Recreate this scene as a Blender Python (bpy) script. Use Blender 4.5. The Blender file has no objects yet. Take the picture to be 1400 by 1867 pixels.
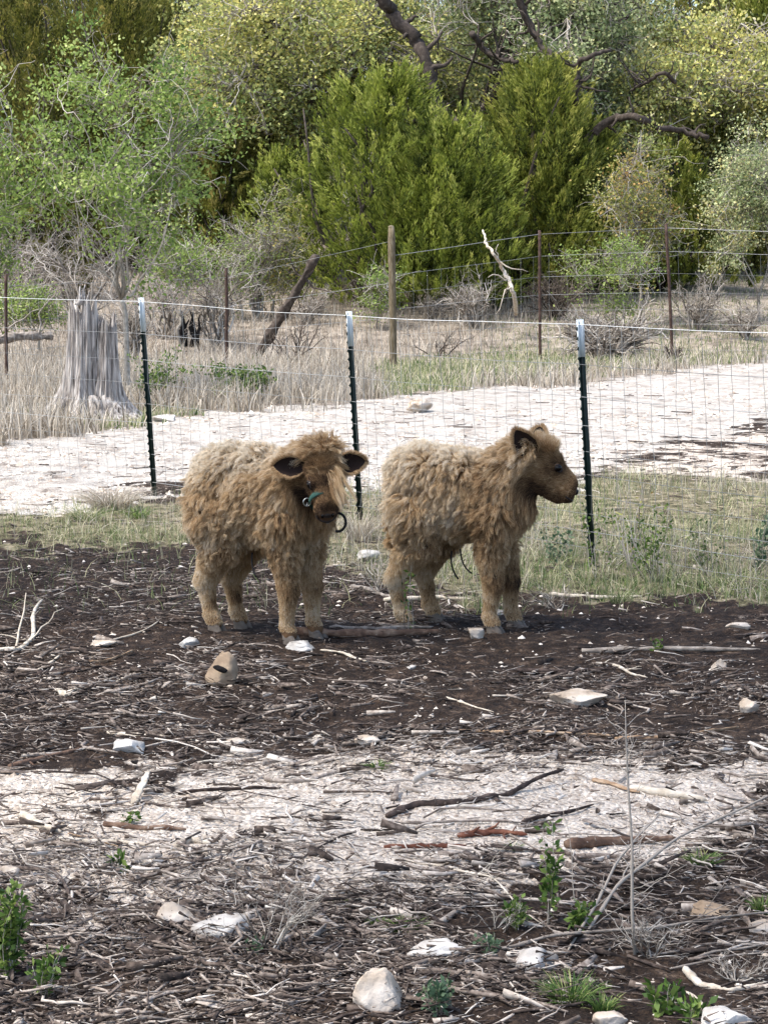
import bpy, math
import numpy as np
from mathutils import Vector, Matrix, kdtree

# ------------------------------------------------------------------ camera, world, sun, exposure
scn = bpy.context.scene
COL = scn.collection
CAMH, FPX, PITCH = 1.67, 4000.0, math.atan((933.5-477)/4000.0)
cam = bpy.data.cameras.new('camera'); camo = bpy.data.objects.new('camera', cam); COL.objects.link(camo)
camo.location = (0, 0, CAMH); camo.rotation_euler = (math.pi/2-PITCH, 0, 0)
cam.sensor_fit = 'VERTICAL'; cam.sensor_height = 24.0; cam.lens = FPX/1867*24.0
cam.clip_start = .1; cam.clip_end = 2000
scn.camera = camo
SUN_EL, SUN_AZ = math.radians(60), math.radians(-112)      # azimuth measured from +Y (away from camera) towards +X
w = bpy.data.worlds.new('World'); scn.world = w; w.use_nodes = True
nt = w.node_tree; nt.nodes.clear()
wo = nt.nodes.new('ShaderNodeOutputWorld'); bg = nt.nodes.new('ShaderNodeBackground'); sky = nt.nodes.new('ShaderNodeTexSky')
sky.sky_type = 'NISHITA'; sky.sun_disc = False; sky.sun_elevation = SUN_EL; sky.sun_rotation = SUN_AZ
sky.air_density = 1.0; sky.dust_density = 3.0; sky.ozone_density = 1.0
bg.inputs['Strength'].default_value = .15
nt.links.new(sky.outputs[0], bg.inputs['Color']); nt.links.new(bg.outputs[0], wo.inputs['Surface'])
sl = bpy.data.lights.new('sun', 'SUN'); sl.energy = 2.2; sl.angle = math.radians(12); sl.color = (1, .95, .87)
so = bpy.data.objects.new('sun', sl); COL.objects.link(so)
sd = Vector((math.sin(SUN_AZ)*math.cos(SUN_EL), math.cos(SUN_AZ)*math.cos(SUN_EL), math.sin(SUN_EL)))
so.rotation_euler = sd.to_track_quat('Z', 'Y').to_euler(); so.location = (0, 0, 30)
vs = scn.view_settings; vs.view_transform = 'Standard'; vs.look = 'None'; vs.gamma = 1; vs.exposure = 1.3
scn.cycles.use_denoising = True
scn.cycles.max_bounces = 6; scn.cycles.diffuse_bounces = 3; scn.cycles.transparent_max_bounces = 4
try: scn.cycles_curves.shape = 'RIBBONS'
except Exception: pass

R = np.random.default_rng(7)
# ------------------------------------------------------------------ numpy noise
_T = np.random.default_rng(99).random(65536).astype(np.float64)
def _h(i, j, k): return _T[(i*73856093 ^ j*19349663 ^ k*83492791) & 65535]
def vnoise(P):
    P = np.asarray(P, float); I = np.floor(P).astype(np.int64); f = P-I; f = f*f*(3-2*f)
    r = 0
    for a in (0, 1):
        wa = f[:, 0] if a else 1-f[:, 0]
        for b in (0, 1):
            wb = f[:, 1] if b else 1-f[:, 1]
            for c in (0, 1):
                wc = f[:, 2] if c else 1-f[:, 2]
                r = r+wa*wb*wc*_h(I[:, 0]+a, I[:, 1]+b, I[:, 2]+c)
    return r
def fbm(P, o=4):
    s = 0; a = .5; P = np.asarray(P, float).copy()
    for _ in range(o):
        s = s+a*(vnoise(P)-.5)*2; P = P*2.03+11.7; a *= .5
    return s
def fb2(x, y, sc, o=4, z=0.):
    x, y = np.atleast_1d(x).astype(float), np.atleast_1d(y).astype(float)
    return fbm(np.stack([x*sc, y*sc, np.full_like(x, z)], 1), o)
def sst(a, b, x):
    t = np.clip((np.asarray(x, float)-a)/(b-a), 0, 1); return t*t*(3-2*t)
def norm(v): return v/np.maximum(np.linalg.norm(v, axis=-1, keepdims=True), 1e-9)

# ------------------------------------------------------------------ the ground: zones and height
def to_px(x, y):            # where a ground point falls in the photograph (used to lay out the zones of the ground)
    c, s = math.cos(PITCH), math.sin(PITCH)
    dep = np.maximum(y*c+CAMH*s, .3)
    return 700+x/dep*FPX, 933.5-(y*s-CAMH*c)/dep*FPX
def lin(x, xs, ys): return np.interp(x, xs, ys)
def zones(x, y):
    """weights: near gravel, road, grass, dry grass (rest is soil)"""
    px, py = to_px(x, y)
    n1 = fb2(x, y, 1.3, 4); n2 = fb2(x, y, 4.0, 4, 5.)
    big = np.clip(12/np.maximum(y, 1), .12, 1.6)
    n3 = fb2(x, y, 12., 3, 7.); j = (n1*62+n2*44+n3*34)*big*1.2
    up = lin(px, [-400, 0, 250, 400, 600, 780, 1000, 1200, 1400, 1800], [815, 802, 775, 745, 738, 715, 703, 682, 655, 615])
    lo = lin(px, [-400, 0, 200, 300, 600, 1060, 1100, 1400, 1800], [975, 940, 915, 903, 890, 875, 838, 775, 740])
    road = sst(-7, 7, py+j*.5-up)*sst(-12, 14, lo-py+j*.8)
    g0 = lin(px, [-400, 0, 600, 1060, 1100, 1400, 1800], [970, 938, 890, 880, 868, 880, 890])
    g1 = lin(px, [-400, 0, 300, 600, 700, 800, 950, 1400, 1800], [1000, 990, 992, 1008, 1035, 1075, 1092, 1110, 1115])
    grass = sst(-10, 10, py+j*.4-g0)*sst(-14, 14, g1-py+j*.8)
    a0 = lin(px, [-400, 0, 300, 420, 700, 1000, 1400, 1800], [1430, 1425, 1405, 1385, 1375, 1362, 1385, 1395])
    a1 = 6+lin(px, [-400, 0, 200, 450, 650, 800, 1000, 1150, 1400, 1800], [1600, 1612, 1622, 1628, 1590, 1575, 1545, 1535, 1475, 1450])
    grav = sst(-25, 30, py+j-a0)*sst(-14, 14, a1-py+j*.8)
    grav = grav*(1-.30*sst(900, 200, px)*sst(-.1, .35, n2+.3*n1))
    pt_ = sst(1040, 1120, px)*sst(-4, 8, py-lo+j*.7)*sst(8, -8, py-g0+j*.3)*(y > 9)
    grav = np.maximum(grav, pt_*np.clip(.55+1.1*n2+.6*n3, 0, .9))
    dry = sst(6, -6, py+j*.5-up)
    return grav, road, grass, dry
def H(x, y):
    x = np.atleast_1d(np.asarray(x, float)); y = np.atleast_1d(np.asarray(y, float))
    z = .105*np.maximum(y-38, 0)**1.0*sst(37, 43, y)
    z = np.where(y > 70, .105*32+(y-70)*.03, z)
    near = 1-sst(16, 30, y)
    z = z+fb2(x, y, .35, 2)*.05*sst(14, 25, y)
    z = z+(fb2(x, y, 1.1, 3)*.035+fb2(x, y, 5., 3, 3.)*.022*(1-.6*sst(12.5, 14, y)))*near
    return z
def H1(x, y): return float(H(x, y)[0])
def ray(px, py):
    c, s = math.cos(PITCH), math.sin(PITCH)
    a, b = (px-700)/FPX, -(py-933.5)/FPX
    return np.array([a, c+b*s, -s+b*c])
def gp(px, py, dz=0.):
    """ground point of the place that the photograph shows at px, py"""
    d = ray(px, py); h = 0.
    for _ in range(25):
        t = (h-CAMH)/d[2] if d[2] < -1e-4 else 200.
        t = min(max(t, 1), 200.)
        h = .5*h+.5*H1(d[0]*t, d[1]*t)
    return Vector((d[0]*t, d[1]*t, H1(d[0]*t, d[1]*t)+dz))
def at(px, py, Y):
    d = ray(px, py); t = Y/d[1]
    return Vector((d[0]*t, Y, CAMH+d[2]*t))
def onY(px, Y, dz=0.):
    x = (px-700)/FPX*(Y*math.cos(PITCH)+1.4*math.sin(PITCH))
    return Vector((x, Y, H1(x, Y)+dz))

# ------------------------------------------------------------------ object helpers
def tag(o, label=None, cat=None, group=None, kind=None):
    if label: o['label'] = label
    if cat: o['category'] = cat
    if group: o['group'] = group
    if kind: o['kind'] = kind
    return o
def empty(name, loc, rz=0.):
    o = bpy.data.objects.new(name, None); COL.objects.link(o); o.location = loc; o.rotation_euler = (0, 0, rz); o.empty_display_size = .1
    return o
def mesh_np(name, V, F, mat, parent=None, rnd=None, smooth=False, loc=None, attrs=None, mats=None, mi=None):
    """V (n,3); F list of (m,k) index arrays; rnd: list of per-face arrays parallel to F"""
    if not isinstance(F, (list, tuple)): F = [F]; rnd = None if rnd is None else [rnd]
    V = np.asarray(V, np.float32)
    me = bpy.data.meshes.new(name)
    me.vertices.add(len(V)); me.vertices.foreach_set('co', V.ravel())
    lp = np.concatenate([f.ravel() for f in F]).astype(np.int32)
    tot = np.concatenate([np.full(len(f), f.shape[1]) for f in F]); st = np.concatenate([[0], np.cumsum(tot)[:-1]]).astype(np.int32)
    me.loops.add(len(lp)); me.loops.foreach_set('vertex_index', lp)
    me.polygons.add(len(st)); me.polygons.foreach_set('loop_start', st)
    if rnd is not None:
        a = me.attributes.new('rnd', 'FLOAT', 'FACE'); a.data.foreach_set('value', np.concatenate(rnd).astype(np.float32))
    for k, v in (attrs or {}).items():
        if v.ndim == 2:
            a = me.attributes.new(k, 'FLOAT_COLOR', 'POINT'); a.data.foreach_set('color', v.astype(np.float32).ravel())
        else:
            a = me.attributes.new(k, 'FLOAT', 'POINT'); a.data.foreach_set('value', v.astype(np.float32))
    for m in (mats or [mat]): me.materials.append(m)
    if mi is not None: me.polygons.foreach_set('material_index', mi.astype(np.int32))
    if smooth: me.polygons.foreach_set('use_smooth', np.ones(len(st), bool))
    me.update(calc_edges=True)
    o = bpy.data.objects.new(name, me); COL.objects.link(o)
    if parent is not None: o.parent = parent
    if loc is not None: o.location = loc
    return o
class Buf:
    """collects faces of any size plus one random value per piece"""
    def __init__(s): s.V = []; s.F = {}; s.r = {}; s.n = 0
    def add(s, V, F, r):
        V = np.asarray(V).reshape(-1, 3); k = F.shape[1]
        s.V.append(V); s.F.setdefault(k, []).append(F+s.n); s.r.setdefault(k, []).append(np.broadcast_to(r, (len(F),)) if np.ndim(r) == 0 else r); s.n += len(V)
    def build(s, name, mat, parent=None, smooth=False, loc=None):
        V = np.concatenate(s.V)
        if loc is not None: V = V-np.array(loc)
        ks = sorted(s.F)
        return mesh_np(name, V, [np.concatenate(s.F[k]) for k in ks], mat, parent, [np.concatenate(s.r[k]) for k in ks], smooth, loc)
def tubes(B, P, rad, sides=5, r=None, cap=True, flat=None):
    """P (N,K,3) centre lines, rad (N,K)"""
    P = np.asarray(P, float); rad = np.asarray(rad, float)
    if P.ndim == 2: P = P[None]; rad = rad[None]
    N, K, _ = P.shape
    T = norm(np.gradient(P, axis=1))
    ref = norm(R.normal(size=(N, 1, 3))+np.array([0, 0, .01])); ref = ref+np.zeros_like(T)
    m = norm(P[:, -1]-P[:, 0])[:, None, :]
    ref = norm(ref-(ref*m).sum(-1, keepdims=True)*m)
    A = norm(ref-(ref*T).sum(-1, keepdims=True)*T); Bv = np.cross(T, A)
    ang = np.arange(sides)/sides*2*math.pi
    fl = 1. if flat is None else np.asarray(flat, float).reshape(-1, 1, 1, 1)
    V = P[:, :, None, :]+rad[:, :, None, None]*(np.cos(ang)[None, None, :, None]*A[:, :, None, :]+fl*np.sin(ang)[None, None, :, None]*Bv[:, :, None, :])
    base = (np.arange(N)*K*sides)[:, None, None]
    k = np.arange(K-1)[None, :, None]*sides; i = np.arange(sides)[None, None, :]; i2 = (i+1) % sides
    F = np.stack([base+k+i, base+k+i2, base+k+sides+i2, base+k+sides+i], -1).reshape(-1, 4)
    if r is None: r = R.random(N)
    rr = np.repeat(np.broadcast_to(r, (N,)), (K-1)*sides)
    B.add(V, F, rr)
    if cap:
        n0 = B.n-N*K*sides
        f0 = (np.arange(N)*K*sides)[:, None]+np.arange(sides)[::-1][None]
        f1 = (np.arange(N)*K*sides+(K-1)*sides)[:, None]+np.arange(sides)[None]
        FF = np.concatenate([f0, f1])+n0
        B.F.setdefault(sides, []).append(FF); B.r.setdefault(sides, []).append(np.tile(np.broadcast_to(r, (N,)), 2))
def ribbons(B, P, wid, side, r=None):
    """flat bent blades: P (N,K,3), wid (N,K), side (N,3)"""
    N, K, _ = P.shape
    V = np.stack([P-side[:, None, :]*wid[:, :, None], P+side[:, None, :]*wid[:, :, None]], 2)
    base = (np.arange(N)*K*2)[:, None]; k = np.arange(K-1)[None]*2
    F = np.stack([base+k, base+k+1, base+k+3, base+k+2], -1).reshape(-1, 4)
    if r is None: r = R.random(N)
    B.add(V, F, np.repeat(r, K-1))
def leaves(B, P, D, ln, wd, r=None, fold=.25):
    """pointed leaves: base P, direction D, length ln, half width wd; folded on the midrib"""
    N = len(P); D = norm(D); S = norm(np.cross(D, norm(R.normal(size=(N, 3))))); U = np.cross(S, D)
    ln = np.broadcast_to(ln, (N,))[:, None]; wd = np.broadcast_to(wd, (N,))[:, None]
    mid = P+D*ln*.5
    V = np.stack([P, mid+S*wd+U*wd*fold, P+D*ln, mid-S*wd+U*wd*fold], 1)
    F = np.arange(N*4).reshape(N, 4)
    if r is None: r = R.random(N)
    B.add(V, F, r)
def wob(a, b, K, amp, N=None):
    """wobbly line from a to b"""
    a = np.asarray(a, float); b = np.asarray(b, float); t = np.linspace(0, 1, K)
    P = a+(b-a)*t[:, None]; L = np.linalg.norm(b-a)
    n = np.zeros((K, 3))
    for f in (1, 2, 4): n += (np.sin(t*math.pi*f*1.0+R.random()*6.28)[:, None]*R.normal(size=3))/f**1.1
    n -= n[0]*(1-t)[:, None]+n[-1]*t[:, None]
    return P+n*amp*L

# ------------------------------------------------------------------ materials
def s2l(c): return tuple((x/255/12.92 if x/255 <= .04045 else ((x/255+.055)/1.055)**2.4) for x in c)
def mat(name, cols, rough=.8, nscale=0, nmix=.3, transl=0., bump=0., bscale=40, stretch=None, spec=.3, metal=0., attr='rnd', tcol=None):
    m = bpy.data.materials.new(name); m.use_nodes = True; t = m.node_tree; N = t.nodes; L = t.links
    b = N['Principled BSDF']; b.inputs['Roughness'].default_value = rough; b.inputs['Metallic'].default_value = metal
    b.inputs['Specular IOR Level'].default_value = spec
    at_ = N.new('ShaderNodeAttribute'); at_.attribute_name = attr
    cr = N.new('ShaderNodeValToRGB'); e = cr.color_ramp.elements
    while len(e) < len(cols): e.new(.5)
    for i, c in enumerate(cols):
        e[i].position = i/max(len(cols)-1, 1); e[i].color = (*c, 1)
    tc = N.new('ShaderNodeTexCoord'); mp = N.new('ShaderNodeMapping'); L.new(tc.outputs['Object'], mp.inputs[0])
    if stretch: mp.inputs['Scale'].default_value = stretch
    src = at_.outputs['Fac']
    if nscale:
        nz = N.new('ShaderNodeTexNoise'); nz.inputs['Scale'].default_value = nscale; nz.inputs['Detail'].default_value = 5
        L.new(mp.outputs[0], nz.inputs['Vector'])
        ma = N.new('ShaderNodeMath'); ma.operation = 'MULTIPLY_ADD'; ma.inputs[1].default_value = nmix*3
        L.new(nz.outputs['Fac'], ma.inputs[0])
        mb = N.new('ShaderNodeMath'); mb.operation = 'MULTIPLY_ADD'; mb.inputs[1].default_value = 1-nmix; mb.inputs[2].default_value = -nmix
        L.new(at_.outputs['Fac'], mb.inputs[0]); L.new(mb.outputs[0], ma.inputs[2]); src = ma.outputs[0]
    L.new(src, cr.inputs[0]); L.new(cr.outputs[0], b.inputs['Base Color'])
    if bump:
        n2 = N.new('ShaderNodeTexNoise'); n2.inputs['Scale'].default_value = bscale; n2.inputs['Detail'].default_value = 4
        L.new(mp.outputs[0], n2.inputs['Vector'])
        bm = N.new('ShaderNodeBump'); bm.inputs['Strength'].default_value = bump; bm.inputs['Distance'].default_value = .01
        L.new(n2.outputs['Fac'], bm.inputs['Height']); L.new(bm.outputs[0], b.inputs['Normal'])
    if transl:
        tr = N.new('ShaderNodeBsdfTranslucent'); mx = N.new('ShaderNodeMixShader'); mx.inputs[0].default_value = transl
        L.new(cr.outputs[0], tr.inputs['Color']); L.new(b.outputs[0], mx.inputs[1]); L.new(tr.outputs[0], mx.inputs[2])
        L.new(mx.outputs[0], N['Material Output'].inputs['Surface'])
    return m
C = s2l
M = {}
M['juniper'] = mat('juniper_foliage', [C((40, 50, 22)), C((92, 104, 42)), C((136, 144, 60)), C((180, 178, 94))], .7, transl=.4)
M['juniper_dark'] = mat('juniper_foliage_dark', [C((42, 48, 22)), C((84, 90, 38)), C((124, 126, 54)), C((168, 156, 90))], .7, transl=.4)
M['juniper_fresh'] = mat('juniper_foliage_fresh', [C((46, 56, 24)), C((98, 112, 44)), C((140, 152, 62)), C((182, 186, 100))], .7, transl=.4)
M['oak_yellow'] = mat('oak_leaves_yellow', [C((92, 106, 64)), C((150, 162, 100)), C((192, 194, 120)), C((218, 208, 122)), C((228, 224, 176))], .6, transl=.35)
M['oak_grey'] = mat('oak_leaves_grey', [C((80, 94, 64)), C((128, 144, 96)), C((168, 178, 130)), C((202, 202, 152)), C((216, 200, 120))], .6, transl=.3)
M['fresh'] = mat('fresh_green_leaves', [C((82, 106, 52)), C((122, 146, 72)), C((156, 176, 94)), C((194, 204, 132))], .6, transl=.4)
M['pale'] = mat('pale_leaves', [C((110, 126, 70)), C((150, 160, 92)), C((176, 168, 96)), C((176, 140, 84))], .6, transl=.35)
M['grn'] = mat('weed_leaves', [C((44, 66, 30)), C((72, 100, 42)), C((104, 130, 60)), C((138, 152, 84))], .55, transl=.35)
M['grn_blue'] = mat('bluish_weed_leaves', [C((52, 74, 56)), C((78, 104, 78)), C((104, 126, 96)), C((132, 146, 112))], .6, transl=.3)
M['bark'] = mat('oak_bark', [C((40, 34, 32)), C((66, 58, 52)), C((104, 96, 88))], .9, 14, .5, bump=.8, bscale=30)
M['bark_pale'] = mat('pale_bark', [C((110, 104, 96)), C((146, 140, 130)), C((186, 180, 170))], .9, 20, .4, bump=.5, bscale=40)
M['twig'] = mat('bare_twigs', [C((78, 70, 63)), C((124, 116, 106)), C((168, 160, 150)), C((200, 195, 186))], .9)
M['twig_dark'] = mat('dark_bare_twigs', [C((44, 38, 34)), C((84, 74, 66)), C((140, 130, 118))], .9)
M['dry'] = mat('dry_grass_blades', [C((116, 106, 92)), C((160, 150, 134)), C((194, 184, 168)), C((212, 205, 192))], .9, transl=.35)
M['grassg'] = mat('green_grass_blades', [C((62, 86, 46)), C((98, 116, 70)), C((138, 146, 102)), C((178, 174, 138)), C((200, 194, 168))], .8, transl=.3)
M['tuft'] = mat('tuft_blades', [C((48, 78, 34)), C((76, 106, 48)), C((108, 134, 68)), C((170, 168, 116))], .7, transl=.3)
M['litter'] = mat('wood_litter', [C((26, 22, 20)), C((52, 44, 40)), C((90, 79, 72)), C((130, 119, 110)), C((166, 157, 148)), C((196, 188, 178)), C((210, 204, 196))], .9, 60, .25)
M['stick_grey'] = mat('weathered_grey_wood', [C((82, 74, 68)), C((132, 124, 116)), C((174, 166, 156))], .9, 24, .6, bump=.6, bscale=60)
M['stick_pale'] = mat('bleached_wood', [C((140, 128, 112)), C((190, 180, 164)), C((216, 208, 196))], .9, 22, .6, bump=.5, bscale=60)
M['stick_dark'] = mat('dark_wood', [C((28, 23, 22)), C((58, 48, 44)), C((104, 90, 82))], .9, 26, .6, bump=.8, bscale=50)
M['stick_brown'] = mat('brown_bark_wood', [C((60, 44, 36)), C((104, 82, 68)), C((150, 130, 112))], .9, 26, .6, bump=.8, bscale=50)
M['stick_orange'] = mat('split_cedar_wood', [C((106, 82, 62)), C((156, 130, 104)), C((196, 176, 152))], .85, 24, .6, bump=.5, bscale=50)
M['stick_red'] = mat('shredded_red_bark', [C((60, 36, 28)), C((100, 62, 48)), C((136, 96, 76))], .95, 24, .6, bump=.6, bscale=50)
M['rock'] = mat('limestone', [C((92, 78, 66)), C((164, 150, 134)), C((190, 180, 168)), C((204, 198, 190))], .9, 9, .75, bump=.8, bscale=28)
M['rock_tan'] = mat('tan_limestone', [C((96, 80, 64)), C((146, 128, 108)), C((172, 154, 132))], .9, 9, .75, bump=.8, bscale=26)
M['rock_white'] = mat('white_limestone', [C((110, 100, 90)), C((184, 180, 174)), C((206, 205, 202))], .85, 8, .7, bump=.7, bscale=22)
M['gravel'] = mat('gravel_chips', [C((124, 110, 98)), C((176, 164, 150)), C((206, 196, 184)), C((220, 214, 206))], .9, 60, .2)
M['tpost'] = mat('dark_green_paint', [C((10, 26, 24)), C((14, 34, 30)), C((24, 44, 38))], .5, 12, .6, bump=.2)
M['tpost_top'] = mat('white_post_paint', [C((190, 202, 208)), C((214, 222, 226))], .5, 14, .5, bump=.1)
M['wire'] = mat('galvanised_wire', [C((120, 122, 122)), C((176, 178, 178))], .5, metal=.3)
M['wire_top'] = mat('bright_wire', [C((200, 204, 204)), C((214, 216, 216))], .5)
M['rust'] = mat('rusty_steel', [C((40, 30, 27)), C((66, 50, 43)), C((94, 76, 66))], .8, 20, .6, bump=.3)
M['woodpost'] = mat('weathered_post_wood', [C((70, 62, 46)), C((102, 92, 72)), C((140, 130, 112))], .9, 8, .6, bump=.5, stretch=(6, 6, 1))
M['stump'] = mat('weathered_stump_wood', [C((50, 45, 43)), C((150, 144, 139)), C((200, 196, 191))], .95, 12, .8, bump=1., bscale=30, stretch=(3, 3, .25))
M['burnt'] = mat('charred_wood', [C((14, 12, 12)), C((34, 30, 30))], .9, 10, .5, bump=.6)
M['under'] = mat('calf_undercoat', [C((62, 47, 34)), C((92, 70, 50)), C((112, 86, 62))], .95, 30, .4, attr='tone')
M['skin_dark'] = mat('dark_nose_skin', [C((26, 20, 19)), C((52, 42, 38))], .6, 60, .5, bump=.3, bscale=120, spec=.5)
M['earin'] = mat('ear_hair_dark', [C((30, 21, 18)), C((46, 33, 28))], .95, 60, .4)
M['eye'] = mat('eye_surface', [C((8, 6, 6)), C((14, 10, 9))], .14, spec=.25)
M['hoof'] = mat('hoof_horn', [C((74, 67, 60)), C((118, 110, 102))], .7, 30, .5, bump=.3)
M['teal'] = mat('teal_webbing', [C((34, 66, 60)), C((52, 88, 80))], .7, 80, .4)
M['blackstrap'] = mat('black_webbing', [C((14, 14, 15)), C((26, 26, 28))], .7, 80, .4)
M['metal'] = mat('steel_ring', [C((170, 170, 165)), C((200, 200, 196))], .3, metal=.9)

def hairmat(name, cols, rough=.75):
    m = bpy.data.materials.new(name); m.use_nodes = True; t = m.node_tree; N = t.nodes; L = t.links
    b = N['Principled BSDF']; b.inputs['Roughness'].default_value = rough; b.inputs['Specular IOR Level'].default_value = .25
    a = N.new('ShaderNodeAttribute'); a.attribute_name = 'tone'
    cr = N.new('ShaderNodeValToRGB'); e = cr.color_ramp.elements
    while len(e) < len(cols): e.new(.5)
    for i, c in enumerate(cols): e[i].position = i/(len(cols)-1); e[i].color = (*c, 1)
    L.new(a.outputs['Fac'], cr.inputs[0]); L.new(cr.outputs[0], b.inputs['Base Color'])
    tr = N.new('ShaderNodeBsdfTranslucent'); mx = N.new('ShaderNodeMixShader'); mx.inputs[0].default_value = .3
    L.new(cr.outputs[0], tr.inputs['Color']); L.new(b.outputs[0], mx.inputs[1]); L.new(tr.outputs[0], mx.inputs[2])
    L.new(mx.outputs[0], N['Material Output'].inputs['Surface'])
    return m
M['fur'] = hairmat('calf_fur', [C((44, 34, 28)), C((86, 66, 50)), C((142, 113, 81)), C((184, 155, 117)), C((212, 191, 158)), C((230, 220, 202))])

def ground_mat():
    m = bpy.data.materials.new('ground_surface'); m.use_nodes = True; t = m.node_tree; N = t.nodes; L = t.links
    b = N['Principled BSDF']; b.inputs['Roughness'].default_value = .95; b.inputs['Specular IOR Level'].default_value = .15
    tc = N.new('ShaderNodeTexCoord'); OB = tc.outputs['Object']
    at_ = N.new('ShaderNodeAttribute'); at_.attribute_name = 'zone'; sp = N.new('ShaderNodeSeparateColor'); L.new(at_.outputs['Color'], sp.inputs[0])
    def noise(s, d=6, r=.6):
        n = N.new('ShaderNodeTexNoise'); n.inputs['Scale'].default_value = s; n.inputs['Detail'].default_value = d; n.inputs['Roughness'].default_value = r
        L.new(OB, n.inputs['Vector']); return n.outputs['Fac']
    def ramp(src, stops):
        c = N.new('ShaderNodeValToRGB'); e = c.color_ramp.elements
        while len(e) < len(stops): e.new(.5)
        for i, (p, q) in enumerate(stops): e[i].position = p; e[i].color = (*q, 1)
        L.new(src, c.inputs[0]); return c.outputs[0]
    def mix(f, a, bb):
        x = N.new('ShaderNodeMix'); x.data_type = 'RGBA'; L.new(f, x.inputs[0]); L.new(a, x.inputs[6]); L.new(bb, x.inputs[7]); return x.outputs[2]
    def math_(op, a, v=None, bsrc=None, v2=None):
        x = N.new('ShaderNodeMath'); x.operation = op; L.new(a, x.inputs[0])
        if bsrc is not None: L.new(bsrc, x.inputs[1])
        elif v is not None: x.inputs[1].default_value = v
        if v2 is not None: x.inputs[2].default_value = v2
        return x.outputs[0]
    soil = ramp(noise(11, 10, .8), [(.34, C((24, 19, 17))), (.5, C((46, 37, 31))), (.58, C((72, 59, 49))), (.68, C((120, 105, 92)))])
    vo = N.new('ShaderNodeTexVoronoi'); vo.inputs['Scale'].default_value = 70; L.new(OB, vo.inputs['Vector'])
    sc = N.new('ShaderNodeSeparateColor'); L.new(vo.outputs['Color'], sc.inputs[0])
    gcol = ramp(sc.outputs[0], [(0, C((110, 96, 84))), (.2, C((168, 154, 140))), (.6, C((208, 198, 184))), (1, C((222, 216, 206)))])
    gn = ramp(noise(5, 12, .85), [(.34, C((96, 80, 68))), (.42, C((170, 156, 142))), (.54, C((204, 194, 182))), (.7, C((220, 212, 202)))])
    mg = N.new('ShaderNodeMix'); mg.data_type = 'RGBA'; mg.inputs[0].default_value = .5; L.new(gcol, mg.inputs[6]); L.new(gn, mg.inputs[7]); grav = mg.outputs[2]
    road = ramp(noise(3.0, 12, .85), [(.36, C((96, 86, 78))), (.43, C((144, 136, 128))), (.5, C((174, 169, 161))), (.64, C((192, 188, 182)))])
    grass = ramp(noise(7, 8, .75), [(.38, C((58, 54, 40))), (.48, C((100, 96, 72))), (.6, C((148, 138, 116)))])
    dry = ramp(noise(3, 6, .7), [(.35, C((94, 86, 78))), (.5, C((146, 136, 124))), (.68, C((174, 164, 152)))])
    det = noise(16, 6, .7)
    def edge(ch, w_=.35):
        a = math_('ADD', ch, bsrc=math_('MULTIPLY_ADD', det, .9, v2=-.45)); return ramp(a, [(.5-w_/2, (0, 0, 0)), (.5+w_/2, (1, 1, 1))])
    c = mix(edge(sp.outputs[0]), soil, grav)
    c = mix(edge(sp.outputs[2]), c, grass)
    c = mix(edge(at_.outputs['Alpha']), c, dry)
    c = mix(edge(sp.outputs[1], .25), c, road)
    L.new(c, b.inputs['Base Color'])
    bh = math_('ADD', math_('MULTIPLY', noise(30, 6, .7), 1.0), bsrc=math_('MULTIPLY', vo.outputs['Distance'], -.8))
    bm = N.new('ShaderNodeBump'); bm.inputs['Strength'].default_value = .8; bm.inputs['Distance'].default_value = .02
    L.new(bh, bm.inputs['Height']); L.new(bm.outputs[0], b.inputs['Normal'])
    return m
M['ground'] = ground_mat()

# ------------------------------------------------------------------ ground sheet
def build_ground():
    d = np.concatenate([[-150, -60, -20, -6, 0, 2], 3*np.exp(np.arange(0, 640)*.0033), ])
    d = np.concatenate([d, d[-1]*np.exp(np.arange(1, 130)*.0125), [130, 170, 230, 320, 450]])
    u = np.concatenate([[-1, -.4, -.1], np.linspace(-1, 1, 460), [.1, .4, 1]])
    ncol = len(u); X = np.zeros((len(d), ncol)); Y = np.repeat(d[:, None], ncol, 1)
    half = np.maximum(.9+.27*np.maximum(d, 0), 1.2)
    X[:, 3:-3] = half[:, None]*u[3:-3][None]
    for k, ext in ((2, 6), (1, 60), (0, 400)):
        X[:, k] = -(half+ext); X[:, ncol-1-k] = half+ext
    x, y = X.ravel(), Y.ravel(); z = H(x, y)
    gr, rd, gs, dr = zones(x, y)
    clod = fb2(x, y, 14, 3, 9.)*.012+np.abs(fb2(x, y, 30, 2, 4.))*.008
    z = z+clod*1.5*(1-.75*np.maximum(gr, rd))*(1-sst(13, 18, y))+rd*(fb2(x, y, 5, 4, 2.)*.035+fb2(x, y, 1.2, 2, 6.)*.03)
    m, n = len(d), ncol
    i = (np.arange(m-1)[:, None]*n+np.arange(n-1)[None]).ravel()
    F = np.stack([i, i+1, i+n+1, i+n], 1)
    zc = np.stack([gr, rd, gs, dr], 1)
    o = mesh_np('ground', np.stack([x, y, z], 1), F, M['ground'], smooth=True, attrs={'zone': zc})
    tag(o, 'dark soil with pale gravel patches, white gravel track and grassy verges', None, None, 'structure')
build_ground()

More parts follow.
